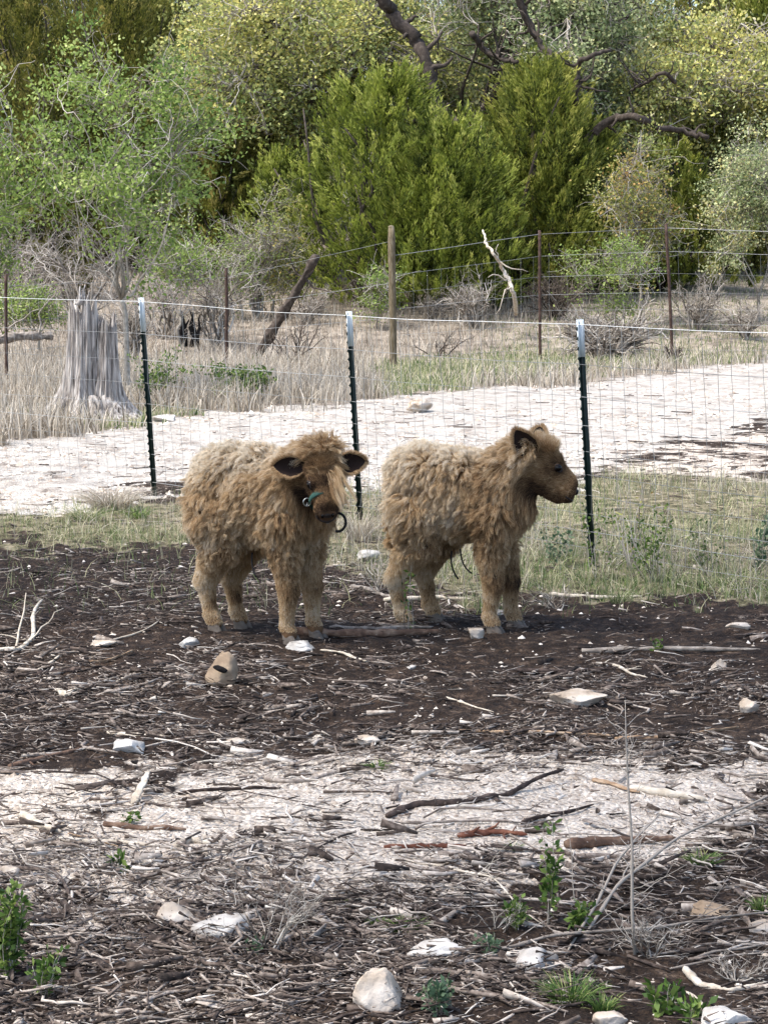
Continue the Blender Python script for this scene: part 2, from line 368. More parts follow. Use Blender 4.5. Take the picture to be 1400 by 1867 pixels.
# ------------------------------------------------------------------ loose stuff on the ground
def scatter(n, y0, y1, margin=1.25):
    """points in the wedge of ground the photograph looks over, even per picture area"""
    q = R.random(n); a0, a1 = 1/y0, 1/y1; y = 1/(a0+(a1-a0)*q); x = (R.random(n)*2-1)*(margin*.15*y+.9)
    return x, y
def build_litter():
    B = Buf()
    def batch(n, L0, L1, r0, r1, K, sides, amp, lift, keep, fl=.35):
        x, y = scatter(n, 4.1, 20); gr, rd, gs, dr = zones(x, y)
        dens = keep(x, y, gr, gs)*(1-.93*rd)
        k = R.random(n) < dens; x, y = x[k], y[k]; m = len(x); near = gr[k]; 
        L = L0*(L1/L0)**(R.random(m)**1.6); rad = r0*(r1/r0)**R.random(m)*np.clip(L/L1*2, .5, 1.3)
        ang = fb2(x, y, .7, 2, 8.)*1.4+R.normal(size=m)*.75      # mostly lying across, as raked
        a = np.stack([np.cos(ang), np.sin(ang)], 1)
        t = np.linspace(-.5, .5, K); P = np.zeros((m, K, 3))
        P[:, :, 0] = x[:, None]+a[:, :1]*L[:, None]*t; P[:, :, 1] = y[:, None]+a[:, 1:]*L[:, None]*t
        bend = R.normal(size=(m, 2))*amp
        sh = (np.cos(t*math.pi*1)[None]*bend[:, :1]+np.sin(t*2*math.pi)[None]*bend[:, 1:])*L[:, None]
        P[:, :, 0] += -a[:, 1:]*sh; P[:, :, 1] += a[:, :1]*sh
        hh = H(P[:, :, 0].ravel(), P[:, :, 1].ravel()).reshape(m, K)
        zl = hh.mean(1)[:, None]+(hh[:, -1:]-hh[:, :1])*t[None]
        tilt = R.normal(size=m)*lift*.5
        P[:, :, 2] = .4*zl+.6*hh+rad[:, None]*.6+tilt[:, None]*t[None]*L[:, None]+(R.random(m)**3*lift*.1)[:, None]+np.abs(tilt*L*.3)[:, None]
        taper = np.linspace(1.1, .6, K)[None]*np.ones((m, 1)); taper[:, -1] *= .6
        base = np.clip(.42+.20*near+R.normal(size=m)*.24, 0, 1)
        dark = R.random(m) < .30; base[dark] *= .35
        tubes(B, P, rad[:, None]*taper, sides, base, cap=True, flat=fl+.65*R.random(m)*(fl > .3))
    def k1(x, y, gr, gs):
        n = fb2(x, y, .9, 3, 21.); n2 = fb2(x, y, 3., 3, 22.)
        d = .52+1.5*n+1.5*n2; px, py = to_px(x, y)
        d *= 1-.45*sst(1290, 1180, py)*sst(1040, 1100, py); d *= 1-.7*gs
        d *= 1-.62*gr-.28*gr*sst(350, 800, px)*(py < 1600)
        return np.clip(d+.22*sst(1560, 1680, py)+.40*sst(1225, 1290, py)*sst(1440, 1380, py), .04, 1)
    batch(10500, .05, .42, .0018, .006, 6, 5, .09, .12, k1)
    batch(88000, .015, .13, .0012, .0048, 4, 4, .10, .30, k1)
    batch(185000, .006, .045, .0012, .0042, 2, 4, .0, .5, k1)
    batch(20000, .02, .14, .005, .012, 3, 5, .06, .25, lambda x, y, gr, gs: k1(x, y, gr, gs)*.8, .22)
    o = B.build('wood_litter', M['litter'])
    tag(o, 'twigs, bark shreds and wood chips strewn over the soil', 'wood litter', None, 'stuff')
build_litter()
def track_litter():
    B = Buf(); x, y = scatter(8000, 12.6, 36); gr, rd, gs, dr = zones(x, y); n_ = fb2(x, y, .7, 3, 51.)
    k = R.random(len(x)) < np.clip(rd*(.10+1.1*np.maximum(n_-.08, 0))+np.clip(gr, 0, .8)*(y > 12), 0, 1); x, y = x[k], y[k]; m = len(x)
    L = .03+.24*R.random(m)**3; a = R.normal(size=m)*1.2; t = np.linspace(-.5, .5, 5); P = np.zeros((m, 5, 3)); b = R.normal(size=m)*.1
    P[:, :, 0] = x[:, None]+(np.cos(a)*L)[:, None]*t; P[:, :, 1] = y[:, None]+(np.sin(a)*L)[:, None]*t+(b*L)[:, None]*np.cos(t*3.1)
    P[:, :, 2] = H(P[:, :, 0].ravel(), P[:, :, 1].ravel()).reshape(m, 5)+.018
    tubes(B, P, (.002+.005*R.random(m))[:, None]*np.ones((1, 5)), 4, np.clip(.40+.22*R.normal(size=m), 0, 1)); o = B.build('track_litter', M['litter'])
    tag(o, 'scattered dark twigs and bark on the white gravel track', 'wood litter', None, 'stuff')
track_litter()
def pebbles(n, y0, y1, keep, s0, s1, name, label, m):
    x, y = scatter(n, y0, y1); k = R.random(n) < keep(x, y); x, y = x[k], y[k]; n = len(x)
    s = s0*(s1/s0)**(R.random(n)**2.2)*np.clip(y/8, .7, 3)
    base = np.array([[1, 0, 0], [.3, 1, 0], [-.9, .5, 0], [-.8, -.7, 0], [.5, -.9, 0], [.2, .1, .8], [-.3, -.1, .6]])
    F = np.array([[0, 1, 5], [1, 2, 5], [2, 6, 5], [2, 3, 6], [3, 4, 6], [4, 5, 6], [4, 0, 5]])
    V = base[None]*(1+R.normal(size=(n, 7, 3))*.22)
    a = R.random(n)*6.28; c, q = np.cos(a)[:, None], np.sin(a)[:, None]
    X = (V[..., 0]*c-V[..., 1]*q)*s[:, None]*(.6+.7*R.random((n, 1))); Y = (V[..., 0]*q+V[..., 1]*c)*s[:, None]; Z = V[..., 2]*s[:, None]*(.5+.6*R.random((n, 1)))
    h = H(x, y)
    VV = np.stack([X+x[:, None], Y+y[:, None], Z+h[:, None]-.0005], -1)
    FF = (np.arange(n)*7)[:, None, None]+F[None]
    B = Buf(); B.add(VV, FF.reshape(-1, 3), np.repeat(R.random(n), 7)); o = B.build(name, m)
    tag(o, label, 'gravel', None, 'stuff')
def kg(x, y):
    gr, rd, gs, dr = zones(x, y); return np.clip(.10+.9*gr, 0, 1)*(1-rd)*(1-.8*gs)*(1-dr)
pebbles(78000, 4.1, 13.5, kg, .003, .014, 'gravel', 'pale limestone chips over the near ground', M['gravel'])
def kr(x, y):
    gr, rd, gs, dr = zones(x, y); px, py = to_px(x, y)
    return np.clip(rd*(.25+.8*(fb2(x, y, 1., 3, 2) > .05)), 0, 1)
pebbles(26000, 12.5, 36, kr, .004, .013, 'track_gravel', 'loose white rubble of the gravel track behind the fence', M['gravel'])

def blades(name, label, m, x, y, h0, h1, wd, lean=.35, K=4, cat='grass'):
    n = len(x); B = Buf(); z = H(x, y); h = h0+(h1-h0)*R.random(n)**1.5
    a = R.random(n)*6.28; d = np.stack([np.cos(a), np.sin(a), np.zeros(n)], 1); ln = np.abs(R.normal(size=n))*lean+.05
    t = np.linspace(0, 1, K); P = np.zeros((n, K, 3))
    P[:] = np.stack([x, y, z-.004], 1)[:, None]
    P += d[:, None]*(h*ln)[:, None, None]*(t**1.8)[None, :, None]; P[:, :, 2] += h[:, None]*(t-(.35*np.minimum(ln, 1.2)[:, None]*t**2))
    s = np.stack([-np.sin(a), np.cos(a), np.zeros(n)], 1); aa = R.random(n)*6.28
    s = norm(s+.8*np.stack([np.cos(aa), np.sin(aa), 0*aa], 1))
    wdt = wd*(.6+.8*R.random(n))[:, None]*np.array([1, .9, .6, .12])[None] if K == 4 else wd*np.linspace(1, .15, K)[None]*np.ones((n, 1))
    ribbons(B, P, wdt, s); o = B.build(name, m); tag(o, label, cat, None, 'stuff'); return o
# verge grass by the fence
x, y = scatter(78000, 9.9, 18); gr, rd, gs, dr = zones(x, y); px, py = to_px(x, y)
k = R.random(len(x)) < gs*np.clip(.5+1.9*fb2(x, y, 1.6, 4, 31.), .03, 1); k |= (R.random(len(x)) < .05*(1-rd)*(py < 1120)*(py > 960))
blades('verge_grass', 'short mixed green and straw grass of the verge under the wire fence', M['grassg'], x[k], y[k], .02, .16, .0017, .9)
k2 = (R.random(len(x)) < gs*.30*np.clip(.3+2*fb2(x, y, .8, 2, 37.), 0, 1))
blades('straw_grass', 'taller straw coloured stems in the verge by the fence', M['dry'], x[k2], y[k2], .08, .24, .0014, .6)
x, y = scatter(30000, 10, 13.5); gr, rd, gs, dr = zones(x, y); px, py = to_px(x, y)
k = R.random(len(x)) < gs*sst(950, 1030, py)*sst(820, 1000, px)*np.clip(.45+1.6*fb2(x, y, 1.8, 3, 61.), 0, 1)
blades('green_verge_grass', 'low dark green growth at the foot of the verge on the right', M['tuft'], x[k], y[k], .02, .10, .0022, 1.)
# dry field beyond the track
x, y = scatter(230000, 16, 60, 1.3); gr, rd, gs, dr = zones(x, y); px, py = to_px(x, y)
k = (R.random(len(x)) < dr*np.clip(.75+.8*fb2(x, y, .5, 3, 41.), .15, 1)); green = sst(.1, .5, fb2(x, y, .3, 2, 44.)+.75*sst(44, 12, np.abs(py-lin(px, [700, 1400], [690, 632])))*sst(640, 740, px))
k &= np.hypot(x+3.17, (y-23.3)*.8) > .62; kk = k & (R.random(len(x)) > green)
blades('dry_grass', 'tall tan dry grass of the field beyond the track', M['dry'], x[kk], y[kk], .10, .46, .006, .5)
kk = k & ~kk
blades('field_grass', 'low green grass bordering the far side of the track', M['grassg'], x[kk], y[kk], .05, .18, .006, .5)

# ------------------------------------------------------------------ rocks
def ico(sub):
    import bmesh
    bm = bmesh.new(); bmesh.ops.create_icosphere(bm, subdivisions=sub, radius=1)
    V = np.array([v.co[:] for v in bm.verts]); F = np.array([[v.index for v in f.verts] for f in bm.faces]); bm.free(); return V, F
ICO4, ICO5 = ico(4), ico(3)
def rock(px, py, wpx, hpx, label, m='rock', depth=.8, planes=14, rz=None, notch=False, flatness=None, cat='stone'):
    p = gp(px, py); dist = math.hypot(p.x, p.y); s = dist/FPX
    V, F = ICO4; V = V.copy()
    for _ in range(planes):
        n = norm(R.normal(size=3)); dd = .45+.4*R.random(); q = V@n; V -= np.maximum(q-dd, 0)[:, None]*n*.92
    V += V*(fbm(V*1.6+R.random(3)*20, 3)*.20)[:, None]+V*(fbm(V*5+R.random(3)*20, 4)*.12-np.maximum(fbm(V*3+R.random(3)*9, 2), 0)*.16)[:, None]
    V -= (V.max(0)+V.min(0))/2; V /= (V.max(0)-V.min(0))/2
    a = (R.random()-.5)*.5 if rz is None else rz
    hx, hz = wpx*s/2*1.08, hpx*s/2*1.12; hy = hx*depth
    V = V*np.array([hx, hy, hz*1.12]); c, q = math.cos(a), math.sin(a)
    V = np.stack([V[:, 0]*c-V[:, 1]*q, V[:, 0]*q+V[:, 1]*c, V[:, 2]], 1)
    o = mesh_np('stone', V, F, M[m], rnd=np.full(len(F), .35+.3*R.random()), smooth=False)
    o.location = (p.x, p.y+hy*.5, p.z+hz*.68)
    tag(o, label, cat)
    return o
rk = rock(404, 1252, 58, 56, 'rounded tan stone with a black notch, standing in front of the left calf', 'rock_tan', .7, 3)
rk.location.z += .018; mh = Buf(); V, F = ICO5; V = V.copy(); V *= 1+fbm(V*2, 2)[:, None]*.3
mh.add(V*np.array([.028, .008, .012]), F, .2); nn = mh.build('notch', M['burnt'], rk, True); nn.location = (0, -.051, .012); nn.rotation_euler = (-.3, .35, 0)
for a in [
 (547, 1188, 52, 20, 'flat white stone touching the left calf\'s near front hoof', 'rock_white', .8),
 (235, 1375, 56, 28, 'white lumpy stone alone on brown mulch, below the bluish chip', 'rock_white', .8),
 (345, 1180, 36, 18, 'small white stone left of the notched tan stone', 'rock_white', .7),
 (868, 1167, 28, 22, 'small cream stone at the right calf\'s front hoof', 'rock', .8),
 (1055, 1292, 100, 32, 'long cream stone lying right of the calves on dark soil', 'rock', .5),
 (1366, 1304, 34, 30, 'pointed cream stone at the right edge beside the orange split wood', 'rock', .7),
 (1310, 1224, 28, 22, 'small cream stone on dark soil above the pointed stone', 'rock', .7),
 (672, 1022, 40, 20, 'white stone in the verge between the two calves', 'rock_white', .7),
 (670, 1360, 46, 18, 'flat cream stone at the upper edge of the gravel patch', 'rock', .8),
 (318, 1690, 66, 44, 'angular cream rock left of the white slab', 'rock', .8),
 (400, 1716, 104, 42, 'broken bluish white slab beside the angular cream rock', 'rock_white', .6),
 (688, 1838, 88, 72, 'big pale rock with a tan broken face at the bottom centre', 'rock', .9),
 (800, 1752, 124, 38, 'wide lumpy white rock beside the grass tuft and grey stub', 'rock_white', .5),
 (975, 1776, 96, 46, 'white rock crossed by a dark crack, above the big grass tuft', 'rock_white', .6),
 (1295, 1678, 82, 32, 'flat tan slab under the long leaning branch', 'rock_tan', .6),
 (1392, 1704, 60, 22, 'pale slab cut by the right edge below the tan slab', 'rock', .6),
 (1322, 1885, 92, 40, 'smooth white stone cut by the bottom edge at right', 'rock_white', .8),
 (1112, 1880, 62, 34, 'grey white stone cut by the bottom edge below the grass tuft', 'rock', .8),
 (20, 1600, 46, 20, 'cream stone at the left edge of the gravel patch', 'rock', .7),
 (380, 1768, 32, 20, 'small bluish white stone under the curved white branch', 'rock_white', .7),
 (415, 1832, 50, 16, 'flat cream chip of stone near the bottom, left of the big pale rock', 'rock', .6),
 (750, 1222, 16, 10, 'tiny white pebble on the dark soil below the split log', 'rock_white', .8),
 (1345, 1147, 42, 12, 'flat cream stone in the verge at the right', 'rock', .6),
 (190, 1180, 44, 12, 'flat whitish stone among the sticks left of the left calf', 'rock', .6),
 (435, 1358, 46, 12, 'flat pale stone right of the lumpy white stone', 'rock', .7),
 (600, 640 + 60, 0, 0, '', '', 0)][:-1]:
    rock(a[0], a[1], a[2], a[3], a[4], a[5], a[6])
rock(905, 1122, 34, 10, 'flat grey stone half sunk behind the right calf', 'rock', .7)
rock(765, 750, 46, 22, 'pale boulder on the far edge of the white track by the middle post', 'rock', .8)
rock(298, 770, 40, 14, 'low white stone at the track edge just right of the first green post', 'rock_white', .8)

# ------------------------------------------------------------------ sticks that can be told apart
def stick(pts, th, label, m='stick_grey', amp=.02, lift=None, twigs=0, name='stick', flat=None, cat='stick', jag=True):
    P = [np.array(gp(a[0], a[1])) for a in pts]
    for i, a in enumerate(pts):
        if len(a) > 2: P[i] = P[i]+np.array([0, 0, a[2]])
    s = np.linalg.norm(P[0][:2])/FPX; rad = th*s/2
    pieces = []
    for i in range(len(P)-1):
        q = wob(P[i], P[i+1], 9, amp); pieces.append(q if i == 0 else q[1:])
    L = np.concatenate(pieces); K = len(L)
    if K > 12:      # soften the joints
        for _ in range(2): L[1:-1] = .5*L[1:-1]+.25*(L[:-2]+L[2:])
    g = H(L[:, 0], L[:, 1])+rad*.7
    L[:, 2] = np.maximum(L[:, 2]+rad*.7, g)
    rr = rad*np.interp(np.linspace(0, 1, K), [0, .1, .6, 1], [.92, 1, .85, .5])*(1+.14*R.normal(size=K))
    rr[0] *= .8; rr[-1] *= .6
    B = Buf(); c0 = L.mean(0); tubes(B, L, rr, 9, .5, flat=[flat or 1.])
    V = B.V[0]; V += norm(R.normal(size=V.shape))*rad*.10
    for k in range(twigs):
        i = R.integers(2, K-2); d = norm(L[i+1]-L[i]+R.normal(size=3)*.7*np.linalg.norm(L[i+1]-L[i])+np.array([0, 0, .3])*np.linalg.norm(L[i+1]-L[i]))
        ln = np.linalg.norm(L[-1]-L[0])*(.12+.2*R.random()); e = L[i]+d*ln
        e[2] = max(e[2], H1(e[0], e[1])+.004); q = wob(L[i], e, 7, .06); tubes(B, q, np.linspace(rr[i]*.5, rr[i]*.15, 7), 5, .5)
    o = B.build(name, M[m], None, True, loc=tuple(c0)); tag(o, label, cat); return o
S = stick
S([(540, 1158), (660, 1163), (800, 1158)], 20, 'split weathered log lying between the calves', 'stick_brown', .01, name='log', cat='log')
S([(600, 1147), (700, 1150), (790, 1146)], 9, 'grey stick lying along the split log behind it', 'stick_grey', .015)
S([(585, 1190), (630, 1196), (672, 1212)], 13, 'whitish flat driftwood in front of the split log', 'stick_pale', .03, flat=.4)
S([(18, 1402), (80, 1386), (152, 1368)], 13, 'brown bark stick with a short side stub at the left edge', 'stick_brown', .02, twigs=2)
S([(325, 1450), (420, 1442), (512, 1440)], 10, 'dark brown stick on gravel left of centre', 'stick_dark', .01, flat=.6)
S([(705, 1492), (760, 1470), (850, 1468), (930, 1452), (1027, 1424, .03)], 14, 'long dark charred branch with a thick raised end', 'stick_dark', .02)
S([(950, 1503), (1010, 1490), (1082, 1470)], 12, 'dark flat bark strip under the charred branch', 'stick_dark', .02, flat=.5)
S([(838, 1336), (1000, 1340), (1130, 1346)], 11, 'orange brown split cedar pole, the left of two in line', 'stick_orange', .01, flat=.6)
S([(1120, 1352), (1230, 1350), (1345, 1330)], 12, 'orange split cedar pole at the right, behind the bare sapling', 'stick_orange', .015, flat=.6)
S([(1060, 1190), (1200, 1186), (1385, 1188)], 11, 'long straight grey brown pole on the dark soil at right', 'stick_grey', .006)
S([(930, 1225), (1030, 1228), (1120, 1222)], 9, 'dark buried pole below the right calf', 'stick_dark', .01)
S([(1080, 1213), (1110, 1212), (1145, 1228), (1180, 1238)], 6, 'bent white twig with side shoots on dark soil', 'stick_pale', .03, twigs=4)
S([(1030, 1546), (1120, 1540), (1232, 1534)], 20, 'round brown log end at the edge of the dark soil', 'stick_brown', .01, name='log', cat='log')
S([(1150, 1442), (1220, 1452), (1288, 1464)], 17, 'short pale log with a sawn round end on white gravel', 'stick_pale', .005, name='log', cat='log')
S([(1080, 1425), (1110, 1430), (1165, 1448)], 12, 'tan bark piece leading to the sawn log', 'stick_orange', .02, flat=.5)
S([(45, 1672), (130, 1664), (280, 1666)], 11, 'long grey stick across the lower left', 'stick_grey', .015)
S([(60, 1690), (140, 1684), (205, 1680)], 7, 'pale stick just below the long grey stick at lower left', 'stick_pale', .02)
S([(285, 1697), (345, 1694), (385, 1722), (462, 1752)], 11, 'curved white branch in front of the white slab', 'stick_pale', .02, twigs=3)
S([(108, 1752), (170, 1756), (242, 1766)], 11, 'dark brown stick below the long grey stick', 'stick_dark', .01)
S([(0, 1188), (40, 1186), (62, 1165), (78, 1115, .05)], 10, 'pale branch at the left edge rising to a brown fork', 'stick_pale', .02, twigs=3)
S([(1248, 1770), (1275, 1800), (1325, 1812), (1398, 1796)], 14, 'curled tan branch at the lower right corner', 'stick_pale', .03)
S([(1055, 1722), (1120, 1660, .06), (1230, 1600, .11), (1410, 1560, .18)], 7, 'long thin grey branch leaning up to the right edge', 'twig', .01, name='branch', cat='branch', twigs=6)
S([(890, 1738), (1010, 1728, .03), (1200, 1722, .04), (1410, 1700, .05)], 7, 'long grey branch lying low across the lower right', 'stick_grey', .01, twigs=5, name='branch', cat='branch')
S([(815, 1585), (900, 1640, .06), (1010, 1700, .0)], 4, 'thin whitish branch crossing below the leafy green stem', 'stick_pale', .015, twigs=4, name='branch', cat='branch')
S([(1030, 1745), (1120, 1640, .1), (1200, 1590, .16)], 6, 'forked grey branch leaning against the bare sapling', 'twig', .02, twigs=6, name='branch', cat='branch')
S([(765, 1692), (800, 1690), (852, 1668, .02)], 15, 'short grey cut stub with upturned tip by the grass tuft', 'stick_grey', .01)
S([(195, 1338), (250, 1342), (302, 1346)], 8, 'straight cream slat above the lumpy white stone', 'stick_pale', .004, flat=.4)
S([(34, 1490), (70, 1508), (112, 1522)], 15, 'short thick pale stick at the left of the gravel', 'stick_pale', .02)
S([(108, 1532), (200, 1538), (292, 1546)], 11, 'long pale grey stick on the left gravel', 'stick_pale', .02)
S([(125, 1522), (175, 1535), (222, 1548)], 8, 'orange splinter of cedar crossing the pale grey stick', 'stick_orange', .01, flat=.4)
S([(190, 1506), (260, 1514), (340, 1516)], 12, 'tan crooked stick above the pale grey stick', 'stick_brown', .02)
S([(245, 1470), (262, 1450, .03), (272, 1440, .05)], 18, 'broken upright piece of bleached wood on the left gravel', 'stick_pale', .02, flat=.4)
S([(320, 1546), (350, 1536), (384, 1542)], 14, 'short pale curved stick right of the orange splinter', 'stick_pale', .02)
S([(205, 1252), (228, 1240), (248, 1230)], 9, 'short tan stick pointing at the notched stone', 'stick_pale', .02)
S([(160, 1212), (205, 1206), (245, 1192, .01)], 9, 'tan slat above the short tan stick', 'stick_orange', .01, flat=.5)
S([(60, 1238), (105, 1232), (148, 1226)], 16, 'dark rotten log piece at the left', 'stick_dark', .01, name='log', cat='log')
S([(190, 1172), (240, 1160), (290, 1145, .03)], 4, 'thin pale twig rising left of the left calf', 'stick_pale', .02)
S([(60, 1235), (100, 1205), (140, 1188)], 5, 'thin tan twig over the dark rotten log', 'stick_pale', .03)
S([(835, 1530), (890, 1522), (960, 1528)], 18, 'heap of red brown shredded bark on gravel', 'stick_red', .03, flat=.6, twigs=6)
S([(700, 1548), (790, 1545), (850, 1545)], 10, 'red brown flat stick left of the bark heap', 'stick_red', .01, flat=.5)
S([(735, 1572), (800, 1580), (880, 1598)], 7, 'white stick on the dark soil edge below the bark heap', 'stick_pale', .015)
S([(1285, 1624), (1340, 1620), (1412, 1612)], 9, 'grey stick at the right edge above the pale slab', 'stick_grey', .015)
S([(105, 1262), (122, 1275), (150, 1258)], 16, 'bluish white bent bark chip above the lumpy stone', 'stick_pale', .03, flat=.4)
S([(700, 1655), (760, 1640), (815, 1652)], 7, 'grey stick above the short grey stub', 'stick_grey', .03, twigs=3)
S([(560, 1725), (600, 1700), (650, 1690)], 9, 'bluish grey flat chip right of the bare bush', 'stick_grey', .02, flat=.4)
S([(560, 1745), (620, 1745), (665, 1748)], 6, 'pale straight stick behind the big pale rock', 'stick_pale', .02)
S([(810, 1272), (850, 1285), (900, 1300)], 4, 'thin white twig on brown mulch under the right calf', 'stick_pale', .02)
S([(640, 1072), (680, 1082), (720, 1096)], 9, 'grey stick between the hooves of the two calves', 'stick_grey', .02)
S([(700, 1098), (800, 1092), (860, 1096)], 10, 'long whitish stick behind the right calf\'s hooves', 'stick_pale', .01)
S([(1000, 1085), (1080, 1092), (1170, 1090)], 8, 'pale stick at the grass edge under the third green post', 'stick_pale', .02, twigs=2)
S([(1245, 1810), (1300, 1850), (1330, 1867)], 7, 'tan twig near the bottom right corner', 'stick_pale', .03)
for i, (x0, y0) in enumerate([(1180, 1745), (1220, 1768), (1260, 1750)]):
    S([(x0, y0), (x0+90, y0-12, .01), (x0+200, y0-22, .02)], 5, ['uppermost', 'lowest', 'middle'][0 if i == 0 else (1 if i == 1 else 2)]+' thin stem of the twig bundle at lower right', 'stick_grey', .02, twigs=4)

# ------------------------------------------------------------------ weeds, tufts and bare plants
def tuft(px, py, wpx, hpx, label, m='tuft', n=120, thick=.0016):
    p = np.array(gp(px, py)); s = p[1]/FPX; wr = wpx*s/2; h = hpx*s
    B = Buf(); a = R.random(n)*6.28; r0 = np.sqrt(R.random(n))*wr*.55
    base = np.stack([r0*np.cos(a), r0*np.sin(a)*.7, np.zeros(n)], 1)
    base[:, 2] = H(base[:, 0]+p[0], base[:, 1]+p[1])-p[2]-.003
    a2 = a+R.normal(size=n)*.5; ln = wr*(.3+.8*R.random(n)); hh = h*(.45+.55*R.random(n))
    t = np.linspace(0, 1, 5); P = base[:, None]+np.zeros((n, 5, 3))
    P[:, :, 0] += (np.cos(a2)*ln)[:, None]*t**1.7; P[:, :, 1] += (np.sin(a2)*ln)[:, None]*t**1.7; P[:, :, 2] += hh[:, None]*(1.25*t-.35*t**2.5)
    sd_ = np.stack([-np.sin(a2), np.cos(a2), 0*a2], 1)+R.normal(size=(n, 3))*.5
    ribbons(B, P, thick*np.array([1, 1, .85, .6, .1])[None]*(.7+.6*R.random(n))[:, None], norm(sd_))
    o = B.build('grass_tuft', M[m], None, loc=None); o.location = p; tag(o, label, 'grass tuft'); return o
tuft(1040, 1832, 120, 62, 'largest green grass tuft, at the bottom right of centre', n=260)
tuft(1100, 1846, 70, 45, 'smaller green grass tuft touching the largest one', n=110)
tuft(1275, 1580, 74, 36, 'dark green grass tuft on the soil above the tan slab', n=150)
tuft(1388, 1665, 60, 40, 'grass tuft at the right edge beside the tan slab', n=120)
tuft(742, 1702, 76, 34, 'bright green low tuft beside the short grey stub', 'grn', n=200)
tuft(688, 1402, 60, 20, 'small green tuft on the upper gravel', 'tuft', n=90)
tuft(1130, 1100, 60, 30, 'pale tuft at the foot of the third green post', 'grassg', n=120)
tuft(620, 1655, 40, 20, 'small tuft right of the bare bush', 'tuft', n=60)
tuft(685, 1690, 34, 26, 'narrow green tuft left of the bright green low tuft', 'grn', n=60)
tuft(935, 1548, 46, 16, 'low tuft beside the red bark heap', 'grassg', n=60)
tuft(205, 930, 130, 52, 'big mound of straw thatch left of the first green post', 'dry', n=420, thick=.0022)
tuft(160, 950, 90, 34, 'green and straw clump beside the thatch mound', 'grassg', n=200)
tuft(655, 985, 80, 60, 'pale straw tuft between the calves under the second post', 'dry', n=240, thick=.0014)
tuft(250, 945, 70, 24, 'bright green clump right of the thatch mound', 'grn', n=160)
def weed(px, py, wpx, hpx, label, m='grn', stems=5, lv=16, lsz=9, cat='weed', name='weed', st='twig', dz=0, lean=.5):
    """stems with leaves up them"""
    p = np.array(gp(px, py)); s = p[1]/FPX; wr = wpx*s/2; h = hpx*s; lz = lsz*s
    root = empty(name, p); BS, BL = Buf(), Buf()
    for k in range(stems):
        a = R.random()*6.28; e = np.array([math.cos(a)*wr*(R.random()**.5), math.sin(a)*wr*.6*R.random()**.5, h*(.6+.4*R.random())])
        if k == 0: e = np.array([wr*.15, 0, h])
        q = wob((R.normal()*wr*.1, R.normal()*wr*.1, -.01), e, 9, .05*lean*2); tubes(BS, q, np.linspace(1, .35, 9)*max(.0012, h*.006), 4)
        t = R.random(lv)**.8*.8+.2; i = t*8; i0 = np.clip(i.astype(int), 0, 7); P = q[i0]+(q[i0+1]-q[i0])*(i-i0)[:, None]
        D = norm(R.normal(size=(lv, 3))+np.array([0, 0, .5])); P2 = P+D*lz*.3
        leaves(BL, P2, D, lz*(.7+.6*R.random(lv)), lz*.28, None)
    BS.build('stem', M[st], root); BL.build('leaf_spray', M[m], root)
    tag(root, label, cat); return root
weed(1000, 1690, 60, 200, 'tall leafy bright green stem in front of the dark soil, left of the bare sapling', stems=4, lv=34, lsz=17, lean=.2)
weed(945, 1698, 50, 60, 'low leafy plant left of the tall leafy stem', stems=6, lv=22, lsz=17)
weed(1055, 1702, 60, 55, 'low leafy plant between the tall leafy stem and the sapling', stems=6, lv=20, lsz=16)
weed(12, 1790, 90, 185, 'dark green leafy bush at the lower left edge', stems=14, lv=48, lsz=17)
weed(85, 1820, 70, 100, 'trailing leafy shoot right of the dark green bush', stems=6, lv=20, lsz=16)
weed(218, 1590, 36, 40, 'two leaved dark sprout on the left gravel', stems=3, lv=6, lsz=22)
weed(240, 1502, 30, 24, 'small yellow green sprout by the bleached wood', stems=4, lv=9, lsz=12)
weed(800, 1850, 70, 62, 'bluish green weed right of the big pale rock', 'grn_blue', stems=8, lv=18, lsz=17)
weed(1215, 1852, 70, 62, 'bright green broad leaved weed near the bottom right', 'grn', stems=7, lv=12, lsz=22)
weed(1260, 1868, 60, 40, 'broad leaved weed cut by the bottom edge', 'grn', stems=5, lv=10, lsz=24)
weed(1200, 1188, 30, 24, 'tiny green sprig on the grey brown pole', 'grn', stems=4, lv=8, lsz=10)
weed(895, 1745, 90, 46, 'grey green creeping weed above the cracked white rock', 'grn_blue', stems=8, lv=14, lsz=12)
weed(460, 1745, 60, 36, 'grey green weed at the foot of the bare bush', 'grn_blue', stems=6, lv=14, lsz=11)
weed(745, 1160, 60, 130, 'thin leafy twig in front of the right calf\'s hind legs', 'grn', stems=3, lv=12, lsz=10, lean=.4)
weed(1085, 1060, 60, 150, 'leafy green vine climbing the third green post', 'grn', stems=6, lv=24, lsz=8)
weed(1195, 1062, 120, 150, 'loose bush with bright leaves right of the third post', 'grn', stems=16, lv=20, lsz=8)
weed(1150, 1040, 90, 190, 'bare grey bush with few leaves beside the third post', 'pale', stems=11, lv=5, lsz=9)
weed(1290, 1050, 110, 110, 'airy grey green bush by the fence at the right', 'grassg', stems=14, lv=14, lsz=9)
weed(1385, 1050, 80, 120, 'leafy grey green bush at the right edge by the fence', 'grn_blue', stems=10, lv=22, lsz=10)
weed(1010, 1035, 90, 70, 'low grey green weed under the right calf\'s chin', 'grn_blue', stems=12, lv=14, lsz=9)
weed(395, 950, 70, 40, 'low grey weed behind the left calf\'s rump', 'grassg', stems=8, lv=8, lsz=8)
